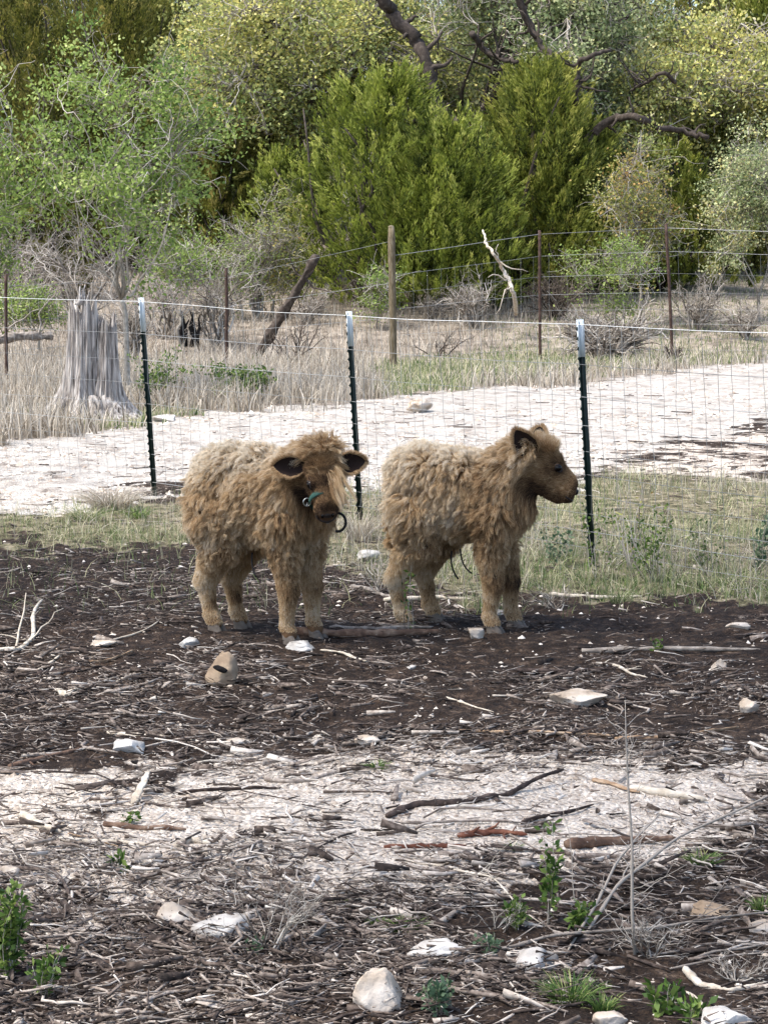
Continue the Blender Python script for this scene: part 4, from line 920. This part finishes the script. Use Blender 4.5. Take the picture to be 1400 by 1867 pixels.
# the wood behind: one master of each, copied
def copy_tree(o, loc, rz, sc):
    c = o.copy(); COL.objects.link(c); c.location = loc; c.rotation_euler = (0, 0, rz); c.scale = (sc, sc, sc)
    for ch in o.children:
        d = ch.copy(); COL.objects.link(d); d.parent = c
    return c
bk = juniper(330, 60, 460, -190, 'dark juniper of the wood behind, standing behind the dark and the fresh green tree', 'juniper_dark', 2300, 9, shape=1., name='juniper_tree', per=40, lsz=.11); bk['group'] = 'trees of the wood behind'
bk2 = oak(760, 62, 560, -170, 380, 'grey oak of the wood behind, between the yellow oak and the twisting oak', 'oak_grey', 500, 60, lsz=.11, trunkr=.2); bk2['group'] = 'trees of the wood behind'
for i, (a, Y, k, sc, lb) in enumerate([(-60, 58, 0, 1., 'dark juniper of the wood behind, at the left edge'), (120, 66, 0, 1.1, 'farthest dark juniper in the upper left'), (560, 64, 0, 1.05, 'dark juniper behind the yellow oak'),
        (880, 60, 0, .95, 'dark juniper behind the two front junipers'), (1080, 64, 0, 1.1, 'dark juniper behind the twisting oak'), (1280, 60, 0, 1.0, 'dark juniper behind the yellowish oak'), (1460, 58, 0, 1., 'dark juniper of the wood behind, at the right edge'),
        (420, 68, 1, 1.1, 'grey oak deep in the wood at upper left of centre'), (1180, 68, 1, 1.1, 'grey oak deep in the wood at upper right'), (-150, 60, 1, 1., 'grey oak beyond the left edge'), (1560, 62, 1, 1., 'grey oak beyond the right edge'), (1620, 56, 0, 1., 'dark juniper beyond the right edge'), (-230, 56, 0, 1., 'dark juniper beyond the left edge')]):
    o = copy_tree((bk, bk2)[k], onY(a, Y), R.random()*6.28, sc); o['label'] = lb
for i, (a, Y, k, sc, lb) in enumerate([(250, 52, 0, .55, 'low dark juniper behind the bare shrubs at left'), (520, 50, 0, .5, 'low dark juniper behind the left side of the central one'), (800, 50, 0, .5, 'low dark juniper in the gap between the two front junipers'), (1080, 51, 0, .5, 'low dark juniper in the gap left of the lower olive one'), (1330, 51, 0, .5, 'low dark juniper behind the light green bushy tree'), (60, 51, 0, .5, 'low dark juniper behind the low bright shrub')]):
    o = copy_tree(bk, onY(a, Y), R.random()*6.28, sc); o['label'] = lb
def shade_oak(x, y, cx, rad, z0, z1, label, n):  # oaks out of view, added so their crowns shade the foreground
    s_ = y/FPX; px = 700+x/(y*math.cos(PITCH)+1.4*math.sin(PITCH))*FPX
    return oak(px+(cx-x)/s_, y, 2*rad/s_, 477-(z1-CAMH)/s_, 477-(z0-CAMH)/s_, label, 'oak_grey', n, 60, lsz=.08, bx=px, trunkr=.2, limbs=9, spread=.34)
shade_oak(-5.6, 6.0, -3.4, 3.3, 4.2, 6.6, 'unseen oak added left of the camera to shade the near ground', 80)
shade_oak(-5.8, 9.6, -3.2, 3.0, 4.6, 6.8, 'unseen oak added left of the calves to shade them', 70)
shade_oak(5.4, 7.0, 1.6, 2.9, 4.6, 6.8, 'unseen oak added right of the camera, its crown shading the near ground', 36)
#CALVES#
# ------------------------------------------------------------------ the calves
ICO3V, ICO3F = ico(3)
def make_calf(name, label, cx_px, foot_py, theta, head_off, head_dir, head_up, feet, seed, ears, forelock, headscale=1.):
    global R
    R = np.random.default_rng(seed)
    p = gp(cx_px, foot_py, .014); root = empty(name, p, -theta); ct, st = math.cos(theta), math.sin(theta)
    w2l = np.array([[ct, -st, 0], [st, ct, 0], [0, 0, 1]])          # world -> calf axes
    l2w = w2l.T
    hd = norm(w2l@np.array(head_dir, float)); hu = np.array(w2l@np.array(head_up, float)); hu = norm(hu-hu@hd*hd); hl = np.cross(hu, hd)
    HM = np.stack([hd, hl, hu], 1)*headscale; HO = w2l@np.array(head_off, float); HI = np.linalg.inv(HM)
    Vs, Fs, n = [], [], 0
    def ell(c, r, hf=False, rot=None):
        nonlocal n
        V = ICO3V*np.array(r)
        if rot is not None: V = V@np.array(Matrix.Rotation(rot, 3, 'Y')).T
        V = V+np.array(c)
        if hf: V = V@HM.T+HO
        Vs.append(V); Fs.append(ICO3F+n); n += len(V)
    def cap(a, b, ra, rb, hf=False, sq=1.):
        a, b = np.array(a, float), np.array(b, float); m = max(3, int(np.linalg.norm(b-a)/(min(ra, rb)*.3)))
        for t in np.linspace(0, 1, m):
            r = ra+(rb-ra)*t; ell(a+(b-a)*t, (r, r*sq, r), hf)
    ell((-.163, 0, .655), (.150, .143, .165)); ell((-.02, 0, .625), (.225, .160, .185)); ell((.14, 0, .61), (.165, .135, .19)); ell((.0, 0, .56), (.185, .14, .135))
    ell((.20, 0, .58), (.095, .105, .13)); cap((.21, 0, .58), HO+HM@np.array([.01, 0, -.06]), .095, .055)
    for s in (-1, 1):
        ell((.155, s*.07, .58), (.095, .07, .155)); ell((-.168, s*.07, .585), (.118, .08, .165))
    fz = []
    for (fx, fy) in feet:
        wpt = l2w@np.array([fx, fy, 0]); fz.append(H1(p.x+wpt[0], p.y+wpt[1])-p.z)
    for k, (fx, fy) in enumerate(feet):
        s = -1 if fy < 0 else 1; g = fz[k]
        if k < 2:   # front legs
            el = (.17, s*.085, .44); kn = ((fx+.17)/2+.012, (fy+s*.085)/2, .225+g*.5); ft = (fx-.012, fy, .075+g); ho = (fx+.004, fy, .04+g)
            cap((.18, s*.08, .55), el, .085, .066); cap(el, kn, .060, .041); cap(kn, ft, .038, .026); cap(ft, ho, .034, .036)
        else:       # hind legs: stifle forward, hock back
            sf = (-.155+(fx+.22)*.4, s*.095, .40); hk = (fx-.045, (fy+s*.09)/2, .235+g*.6); ft = (fx-.018, fy, .08+g); ho = (fx+.004, fy, .04+g)
            cap((-.19, s*.08, .54), sf, .110, .078); cap(sf, hk, .074, .045); cap(hk, ft, .038, .027); cap(ft, ho, .035, .036)
    cap((-.265, 0, .72), (-.30, .0, .60), .035, .020); cap((-.30, 0, .60), (-.312, -.01, .40), .020, .022)          # tail
    nb = HO+HM@np.array([-.06, 0, -.02]); cap((.17, 0, .64), nb, .145, .084); cap((.20, 0, .60), HO+HM@np.array([-.02, 0, -.05]), .115, .066)
    # head (head axes: x to the muzzle, y to its left, z up)
    ell((0, 0, 0), (.092, .082, .082), True); ell((.045, 0, .012), (.07, .066, .062), True)
    cap((.05, 0, .0), (.155, 0, -.022), .064, .053, True, .92); ell((.172, 0, -.042), (.044, .057, .054), True); ell((.182, 0, -.072), (.042, .046, .036), True)
    cap((.0, 0, -.060), (.15, 0, -.088), .066, .042, True)
    for s in (-1, 1):
        ell((.02, s*.038, -.038), (.068, .038, .052), True); ell((.07, s*.052, .028), (.032, .022, .020), True); ell((.198, s*.028, -.036), (.022, .020, .024), True)
    me = bpy.data.meshes.new('tmp'); V = np.concatenate(Vs); F = np.concatenate(Fs)
    tmp = mesh_np('tmp', V, F, M['under'])
    md = tmp.modifiers.new('r', 'REMESH'); md.mode = 'VOXEL'; md.voxel_size = .0085
    ms = tmp.modifiers.new('s', 'SMOOTH'); ms.factor = .5; ms.iterations = 7
    dg = bpy.context.evaluated_depsgraph_get(); ev = tmp.evaluated_get(dg); em = ev.to_mesh()
    V = np.zeros(len(em.vertices)*3, np.float32); em.vertices.foreach_get('co', V); V = V.reshape(-1, 3).astype(float)
    em.calc_loop_triangles(); F = np.zeros(len(em.loop_triangles)*3, np.int32); em.loop_triangles.foreach_get('vertices', F); F = F.reshape(-1, 3)
    ev.to_mesh_clear(); bpy.data.objects.remove(tmp)
    def vnorm(V, F):
        fn = np.cross(V[F[:, 1]]-V[F[:, 0]], V[F[:, 2]]-V[F[:, 0]]); N = np.zeros_like(V)
        for i in range(3): np.add.at(N, F[:, i], fn)
        return norm(N)
    def hc(P): return (P-HO)@HI.T
    def inhead(P):
        q = hc(P); return np.exp(-(np.maximum(np.hypot(q[:, 1], q[:, 2]+.01)-.118, 0)/.03)**2)*sst(-.09, -.01, q[:, 0])*sst(.34, .28, q[:, 0])
    N = vnorm(V, F); hw = inhead(V); trunk = sst(.30, .42, V[:, 2])*(1-hw)
    V += N*((fbm(V*8+seed, 3)*.040+fbm(V*22+seed, 2)*.010)*trunk)[:, None]
    N = vnorm(V, F)
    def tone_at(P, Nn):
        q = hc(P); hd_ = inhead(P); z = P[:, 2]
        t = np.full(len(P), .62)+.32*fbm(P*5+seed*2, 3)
        t += .30*sst(.68, .82, z)*(1-hd_)*sst(.25, .05, P[:, 0])+.14*sst(.70, .82, z)*(1-hd_)                    # bleached back, plus top light painted into the tone
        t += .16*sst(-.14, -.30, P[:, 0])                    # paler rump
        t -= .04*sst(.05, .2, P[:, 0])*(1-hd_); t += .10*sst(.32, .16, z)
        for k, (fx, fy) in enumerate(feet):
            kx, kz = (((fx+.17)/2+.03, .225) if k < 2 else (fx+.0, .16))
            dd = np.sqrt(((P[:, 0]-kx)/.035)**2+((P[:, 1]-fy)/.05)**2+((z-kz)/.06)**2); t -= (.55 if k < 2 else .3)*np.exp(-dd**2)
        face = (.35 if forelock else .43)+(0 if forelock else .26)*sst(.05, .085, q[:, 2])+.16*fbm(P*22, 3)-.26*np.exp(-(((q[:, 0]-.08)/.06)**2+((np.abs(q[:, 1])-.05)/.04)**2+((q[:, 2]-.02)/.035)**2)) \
            -.22*sst(.18, .215, q[:, 0])-.24*sst(-.055, -.10, q[:, 2])+.12*np.exp(-((q[:, 0]-.15)/.03)**2)*(q[:, 2] > -.05)+.12*sst(.03, -.05, q[:, 0])  # right calf's forehead is lighter: a backlit rim painted into the tone
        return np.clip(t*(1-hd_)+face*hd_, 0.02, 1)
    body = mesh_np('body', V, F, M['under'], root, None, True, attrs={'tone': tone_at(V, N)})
    # ---- fur
    A, Bq, Cq = V[F[:, 0]], V[F[:, 1]], V[F[:, 2]]; ar = np.linalg.norm(np.cross(Bq-A, Cq-A), axis=1)
    wgt = ar*(1+1.4*hw[F[:, 0]]); cdf = np.cumsum(wgt)/wgt.sum()
    def sample(m):
        i = np.searchsorted(cdf, R.random(m)); i = np.minimum(i, len(F)-1); a, b = R.random(m), R.random(m); f = a+b > 1; a[f], b[f] = 1-a[f], 1-b[f]
        P = A[i]+(Bq[i]-A[i])*a[:, None]+(Cq[i]-A[i])*b[:, None]; Nn = norm(N[F[i, 0]]*(1-a-b)[:, None]+N[F[i, 1]]*a[:, None]+N[F[i, 2]]*b[:, None]); return P, Nn
    eyes = [HO+HM@np.array([.078, s*.062, .026]) for s in (-1, 1)]
    def props(P, Nn):
        hd_ = inhead(P); q = hc(P); z = P[:, 2]; neck = sst(.12, .26, P[:, 0])*(1-hd_)*sst(.35, .5, z)
        leg = sst(.40, .30, z)*(1-hd_); low = sst(.24, .14, z)*(1-hd_)
        L = .062+.012*neck; L = L*(1-leg)+.027*leg; L = L*(1-low)+.015*low; L *= (1-.55*sst(.10, .05, z))*(1-.34*sst(.56, .42, z)*(1-leg))
        LF = .017+.016*sst(.05, -.05, q[:, 0])+.012*sst(-.05, -.09, q[:, 2])*sst(.16, .05, q[:, 0]); LF += (.006 if forelock else .046)*sst(.02, .065, q[:, 2])*sst(.15 if not forelock else .085, .03, q[:, 0])
        LF *= 1-.6*sst(.13, .19, q[:, 0])
        L = L*(1-hd_)+LF*hd_
        comb = np.stack([-.35-.1*neck, 0*z, -np.ones_like(z)], 1); comb[:, 0] *= (1-leg); comb[:, 1] += .5*np.sign(P[:, 1])*sst(.68, .8, z)
        hcmb = (-HM[:, 0]*1.-HM[:, 2]*.25)/headscale; comb = comb*(1-hd_)[:, None]+hcmb[None]*hd_[:, None]
        c = comb+np.stack([fbm(P*7+k*9, 2) for k in range(3)], 1)*np.array([1.6, 1.2, 1.0])*((1-leg)*(1-hd_))[:, None]*.9
        c = c-(c*Nn).sum(1, keepdims=True)*Nn; c = norm(c)
        raise_ = (.42+.16*fbm(P*10+5, 2))*(1-leg)*(1-hd_)+.30*leg+.20*hd_+.5*hd_*sst(.045, .07, q[:, 2])*sst(.08, .02, q[:, 0]); raise_ = raise_+.25*sst(.72, .8, z)*(1-hd_)
        clump = .80*(1-leg)*(1-hd_)+.40*leg*(1-low)+.2*low+.12*hd_; curl = (1-leg)*(1-hd_)*(1-.55*neck)
        return L, norm(c*(1-raise_)[:, None]+Nn*raise_[:, None]), clump, curl, hd_
    MC = 8000; GP, GN = sample(MC); GL, GD, GC, GK, Gh = props(GP, GN); kd = kdtree.KDTree(MC)
    for i, v in enumerate(GP): kd.insert(v, i)
    kd.balance()
    K = 7; t = np.linspace(0, 1, K)
    GL = GL*(.65+.85*R.random(MC)); s1 = norm(np.cross(GD, norm(R.normal(size=(MC, 3))))); s2 = np.cross(GD, s1); ph = R.random(MC)*6.28; tn = (.5+.9*R.random(MC))*6.28; amp = GK*(.14+.42*R.random(MC)**1.2)*GL
    G = GP[:, None]+GD[:, None]*(GL[:, None]*t)[..., None]
    G += s1[:, None]*((np.cos(ph[:, None]+tn[:, None]*t)-np.cos(ph)[:, None])*amp[:, None]*(t**.6))[..., None]+s2[:, None]*((np.sin(ph[:, None]+tn[:, None]*t)-np.sin(ph)[:, None])*amp[:, None]*t**.6)[..., None]
    G[:, :, 2] -= (GL[:, None]*.28*t**2)
    MB = 900; BP, BN = sample(MB); BL, BD, BC, BK, Bh = props(BP, BN); kb = kdtree.KDTree(MB)
    for i, v in enumerate(BP): kb.insert(v, i)
    kb.balance(); bi = np.array([kb.find(v)[1] for v in GP+R.normal(size=GP.shape)*.006])
    bs1 = norm(R.normal(size=(MB, 3))); bent = BP[:, None]+(BD+.55*BK[:, None]*bs1)[:, None]*(BL[:, None]*1.15*t)[..., None]; bent[:, :, 2] -= BL[:, None]*.3*t**2
    bw = (.34*GK+.10*(1-Gh))[:, None]*t[None]**1.1; G = G*(1-bw[..., None])+bent[bi]*bw[..., None]
    NS = 185000; P, Nn = sample(NS); Lr, D, Cl, Ku, hh = props(P, Nn)
    keep = np.ones(NS, bool)
    for e in eyes: keep &= np.linalg.norm(P-e, axis=1) > .019
    q = hc(P); keep &= ~((hh > .5) & (q[:, 0] > .208) & (q[:, 2] > -.075)); keep &= P[:, 2] > .036
    P, Nn, Lr, D, Cl, Ku, hh = [a[keep] for a in (P, Nn, Lr, D, Cl, Ku, hh)]; NS = len(P)
    Pj = P+R.normal(size=P.shape)*.004; ci = np.array([kd.find(v)[1] for v in Pj])
    own = P[:, None]+(D[:, None]*(Lr[:, None]*t)[..., None]); own[:, :, 2] -= Lr[:, None]*.2*t**2
    own += R.normal(size=(NS, 1, 3))*(Lr[:, None]*.14*t)[..., None]
    gl = G[ci]; gsc = (Lr/GL[ci]).clip(.5, 1.5); gl = gl
    stray = (R.random(NS) < .25); Lr = Lr*np.where(stray, 1.2, 1)*(.8+.4*R.random(NS)); w_ = (Cl*np.where(stray, .3, 1)*(.75+.35*R.random(NS)))[:, None]*np.interp(t, [0, .5, .8, 1], [0, .75, .95, .88])[None]; w_ = np.clip(w_, 0, .97)
    S_ = own*(1-w_[..., None])+gl*w_[..., None]
    S_ += R.normal(size=(NS, K, 3))*(.0012*t)[None, :, None]
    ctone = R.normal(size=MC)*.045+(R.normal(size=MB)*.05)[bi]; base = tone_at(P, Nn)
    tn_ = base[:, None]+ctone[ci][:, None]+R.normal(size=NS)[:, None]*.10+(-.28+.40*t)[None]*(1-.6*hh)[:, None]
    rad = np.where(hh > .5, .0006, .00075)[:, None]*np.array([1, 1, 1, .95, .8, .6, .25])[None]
    def curves(nm, S_, rad, tn_, parent):
        n_, k_ = S_.shape[:2]; cu = bpy.data.hair_curves.new(nm); cu.add_curves([k_]*n_)
        cu.attributes['position'].data.foreach_set('vector', S_.astype(np.float32).ravel())
        ra = cu.attributes.get('radius') or cu.attributes.new('radius', 'FLOAT', 'POINT'); ra.data.foreach_set('value', np.broadcast_to(rad, (n_, k_)).astype(np.float32).ravel())
        ta = cu.attributes.new('tone', 'FLOAT', 'POINT'); ta.data.foreach_set('value', np.clip(tn_, 0, 1).astype(np.float32).ravel())
        cu.materials.append(M['fur']); o = bpy.data.objects.new(nm, cu); COL.objects.link(o); o.parent = parent; return o
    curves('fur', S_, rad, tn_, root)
    # ---- ears
    for (bx, dw, fw, Ln, Wd) in ears:
        b = HO+HM@np.array(bx); d = norm(w2l@np.array(dw, float)); f = w2l@np.array(fw, float); f = norm(f-f@d*d); s = np.cross(d, f)
        nu, nv = 14, 11; u = np.linspace(0, 1, nu)[:, None]; v = np.linspace(-1, 1, nv)[None]
        wd = Wd*np.interp(u, [0, .2, .45, .75, .92, 1], [.42, .78, 1, .72, .36, .06])
        X = b+d*(u*Ln)[..., None]+s*(v*wd)[..., None]+f*((v**2)*wd*.75-(1-u)*.004-.2*u*u*Ln*0)[..., None]
        Xo = X-f*.007*(1-.9*np.abs(v)**4)[..., None]
        Vv = np.concatenate([X.reshape(-1, 3), Xo.reshape(-1, 3)]); i = (np.arange(nu-1)[:, None]*nv+np.arange(nv-1)[None]).ravel()
        Fi = np.stack([i, i+1, i+nv+1, i+nv], 1); Fo = Fi[:, ::-1]+nu*nv
        bd = np.concatenate([np.arange(nv), np.arange(1, nu)*nv+nv-1, (nu-1)*nv+np.arange(nv-2, -1, -1), np.arange(nu-2, 0, -1)*nv]); b2 = np.roll(bd, -1)
        Fb = np.stack([bd, bd+nu*nv, b2+nu*nv, b2], 1); FF = np.concatenate([Fi, Fo, Fb]); mi = np.concatenate([np.zeros(len(Fi)), np.ones(len(Fo)+len(Fb))])
        e = mesh_np('ear', Vv, FF, None, root, np.full(len(FF), .5), True, attrs={'tone': np.full(len(Vv), .3)}, mats=[M['earin'], M['under']], mi=mi)
        nE = 1700; uu = R.random(nE)**.8; rim = R.random(nE) < .45; vv = np.where(rim, np.sign(R.normal(size=nE))*(.9+.12*R.random(nE)), R.random(nE)*2-1)
        ww = Wd*np.interp(uu, [0, .2, .45, .75, .92, 1], [.42, .78, 1, .72, .36, .06])
        Pr = b+d*(uu*Ln)[:, None]+s*(vv*ww)[:, None]+f*((vv**2)*ww*.75-.006*(~rim))[:, None]
        dr = norm(d*.8+s*(vv*.5)[:, None]-f*np.where(rim, -.1, .35)[:, None]+R.normal(size=(nE, 3))*.2); Lh = .012+.012*R.random(nE); t4 = np.linspace(0, 1, 4)
        Sx = Pr[:, None]+dr[:, None]*(Lh[:, None]*t4)[..., None]
        tn4 = np.where(rim, .5, .34)[:, None]+.1*R.normal(size=(nE, 1))+.12*t4[None]
        curves('ear_fur', Sx, np.array([.0008, .0008, .0006, .0002]), tn4, e)
    # ---- eyes, nose, mouth
    for s in (-1, 1):
        c = HO+HM@np.array([.080, s*.0605, .026]); eo = mesh_np('eye', ICO3V*.0185, ICO3F, M['eye'], root, np.full(len(ICO3F), .5), True); eo.location = c
        B = Buf(); a = np.linspace(0, 2*math.pi, 21); n_ = norm(HM@np.array([.35, s*1., .12])); tx = norm(HM@np.array([1., 0, -.35])); tx = norm(tx-tx@n_*n_); tz = np.cross(n_, tx)
        q = c+n_*.0085+tx*(np.cos(a)*.0185)[:, None]+tz*(np.sin(a)*.0125)[:, None]; tubes(B, q-c, np.full(21, .0035), 6, .3, cap=False); lid = B.build('eyelid', M['skin_dark'], root, True); lid.location = c
    Vn = ICO3V*np.array([.017, .031, .019]); Vn[:, 1] *= 1+.25*np.clip(Vn[:, 2]/.024, -1, 1); Vn = (Vn+np.array([.205, 0, -.042]))@HM.T+HO
    nz = mesh_np('nose', Vn, ICO3F, M['skin_dark'], root, np.full(len(ICO3F), .5), True)
    for s in (-1, 1):
        Vn = (ICO3V*np.array([.010, .007, .012])+np.array([.216, s*.024, -.036]))@HM.T+HO; mesh_np('nostril', Vn, ICO3F, M['eye'], nz, np.full(len(ICO3F), .1), True)
    B = Buf(); a = np.linspace(-1.25, 1.25, 15); q = np.stack([.164+.056*np.cos(a), .051*np.sin(a), -.074-.006*np.cos(a)], 1)@HM.T+HO; tubes(B, q, np.full(15, .0042), 6, .1); B.build('mouth', M['skin_dark'], root, True)
    # ---- hooves
    for k, (fx, fy) in enumerate(feet):
        B = Buf()
        for s in (-1, 1):
            nr = 14; a = np.arange(nr)/nr*2*math.pi; rings = []
            for (z, sx, sy, ox) in ((-.006, .036, .0165, .012), (.004, .036, .0165, .012), (.022, .031, .0155, .006), (.042, .024, .0145, -.002), (.052, .012, .008, -.004)):
                x = np.cos(a)*sx*(1+.12*np.cos(a)); x = np.where(x > 0, x*1.15, x); rings.append(np.stack([x+ox+fx, np.sin(a)*sy+fy+s*.0178+s*.2*(x*.12), np.full(nr, z+fz[k])], 1))
            V_ = np.concatenate(rings+[[[fx+.0, fy+s*.018, .055+fz[k]]]]); i = (np.arange(4)[:, None]*nr+np.arange(nr)[None]).ravel(); j = (np.arange(4)[:, None]*nr+(np.arange(nr)[None]+1) % nr).ravel()
            B.add(V_, np.stack([i, j, j+nr, i+nr], 1), .5); B.F.setdefault(3, []).append(np.stack([4*nr+np.arange(nr), 4*nr+(np.arange(nr)+1) % nr, np.full(nr, 5*nr)], 1)+B.n-len(V_)); B.r.setdefault(3, []).append(np.full(nr, .5))
        B.build('hoof', M['hoof'], root, True)
    # ---- forelock
    if forelock:
        nl, per = 210, 34; t9 = np.linspace(0, 1, 10)
        r0 = np.stack([R.uniform(-.07, .035, nl), R.uniform(-.055, .045, nl), R.uniform(.045, .058, nl)], 1)
        Lk = R.uniform(.07, .125, nl); sw = R.uniform(.35, 1.05, nl); fall = R.uniform(-.2, .55, nl)+.9*((R.random(nl) < .5) & (r0[:, 1] > .0) & (r0[:, 0] > -.01)); fall = np.where(r0[:, 0] > 0, fall*1.3, fall*.6)
        gq = r0[:, None]+np.stack([fall[:, None]*Lk[:, None]*t9**1.4, sw[:, None]*Lk[:, None]*t9*.75, Lk[:, None]*(.62*t9-.80*t9**1.9)*.8], -1)
        gq += np.stack([np.sin(t9[None]*R.uniform(4, 9, (nl, 1))+R.random((nl, 1))*6)*.009*t9 for _ in range(3)], -1)
        St = gq[:, None]+R.normal(size=(nl, per, 1, 3))*.0075*(1-.55*t9)[None, None, :, None]+R.normal(size=(nl, per, 10, 3))*.0006
        St = St.reshape(-1, 10, 3)@HM.T+HO; tt = (.68+.10*R.normal(size=(nl, 1, 1))+.07*R.normal(size=(nl, per, 1))+(-.22+.34*t9)[None, None]).reshape(-1, 10)
        curves('forelock', St, .0009*np.array([1, 1, 1, 1, .95, .9, .8, .7, .5, .2]), tt, root)
    tag(root, label, 'calf', 'shaggy calves standing inside the fence')
    return root, HO, HM, l2w, p
LC = make_calf('calf', 'shaggy tan calf at left facing the camera with windswept forelock and halter', 479, 1158, math.radians(30), (.276, -.30, .755), (.15, -.62, -.76), (.05, -.76, .64),
    [(.195, -.085), (.21, .11), (-.205, -.085), (-.18, .085)], 11,
    [((-.02, -.074, .026), (-1, -.12, .04), (-.1, -1, .05), .135, .048), ((-.02, .072, .026), (1, -.05, .10), (.1, -1, .0), .125, .047)], True, .95)
RC = make_calf('calf', 'shaggy tan calf at right in profile with its nose at the fence post', 837, 1148, math.radians(20), (.363, -.15, .775), (.86, -.10, -.50), (.50, -.06, .86),
    [(.185, -.09), (.235, .09), (-.235, -.09), (-.16, .09)], 23,
    [((-.055, -.066, .02), (-.56, -.34, .78), (-.05, -1, .0), .15, .056), ((-.03, .055, .045), (-.05, .35, .93), (-.35, -.9, .1), .115, .042)], False, .94)
# halter on the left calf, cords under both
root0, HO, HM, l2w, p = LC
def hw_(q): return (np.atleast_2d(q)@HM.T+HO)@l2w.T
hl = empty('halter', p); B = Buf(); a = np.linspace(-2.3, -.15, 22)
q = np.stack([.130+.0*a, .064*np.sin(a), -.040+.070*np.cos(a)], 1); Q = hw_(q); nrm = norm(Q-hw_([[.130, 0, -.04]])); ax_ = norm(hw_([[1, 0, 0]])-hw_([[0, 0, 0]])); Q = Q+nrm*.006
V_ = np.stack([Q-ax_*.012, Q+ax_*.012, Q+ax_*.012+nrm*.003, Q-ax_*.012+nrm*.003], 1); n_ = len(Q); i = np.arange(n_-1)*4
B.add(V_, np.concatenate([np.stack([i+k, i+(k+1) % 4, i+4+(k+1) % 4, i+4+k], 1) for k in range(4)]), .5); B.build('noseband', M['teal'], hl)
def ring(c, r, n1, thick, nm, m, par, arc=6.3):
    a = np.linspace(0, arc, 26); n1 = norm(np.array(n1, float)); u = norm(np.cross(n1, [.1, .2, 1.])); v = np.cross(n1, u); B = Buf(); tubes(B, c+u*(np.cos(a)*r)[:, None]+v*(np.sin(a)*r)[:, None], np.full(26, thick), 6, .5, cap=arc < 6); return B.build(nm, m, par, True)
c0 = hw_([[.118, -.080, -.058]])[0]; ring(c0, .017, (.3, -1, 0), .0028, 'ring', M['metal'], hl)
c1 = hw_([[.10, -.062, -.10]])[0]; B = Buf(); tubes(B, np.array([c0+[0, 0, -.015], (c0+c1)/2+[-.006, -.01, 0], c1]), np.full(3, .004), 5, .5); B.build('cheek_clip', M['metal'], hl)
c2 = hw_([[.165, 0.0, -.145]])[0]; ring(c2+[.01, -.02, 0], .014, (.6, -1, .2), .003, 'ring', M['metal'], hl)
B = Buf(); a = np.linspace(-1.9, 2.2, 18); q = c2+np.array([.055, -.025, -.01])+np.stack([.034*np.cos(a), 0*a, .040*np.sin(a)-.0], 1); tubes(B, q, np.full(18, .006), 7, .5); B.build('strap_loop', M['blackstrap'], hl, True)
tag(hl, 'teal halter with metal rings and black strap loop on the left calf\'s muzzle', 'halter')
def cord(R_, pts, label):
    r0, ho, hm, l2, pp = R_; o = empty('cord', pp); 
    for P_ in pts:
        P_ = np.array(P_)@l2.T; t = np.linspace(0, 1, 10); c = (1-t)[:, None]**2*P_[0]+2*(t*(1-t))[:, None]*P_[1]+t[:, None]**2*P_[2]; B = Buf(); tubes(B, c, np.full(10, .004), 6, .5); B.build('strand', M['blackstrap'], o, True)
    tag(o, label, 'cord')
cord(RC, [[(-.02, -.05, .36), (-.03, -.07, .29), (.02, -.08, .235)], [(.02, -.05, .37), (.03, -.07, .29), (.085, -.08, .265)]], 'two black cord ends hanging under the right calf\'s belly')
cord(LC, [[(.0, -.08, .37), (.01, -.11, .31), (.045, -.12, .27)]], 'black cord end hanging under the left calf\'s belly')
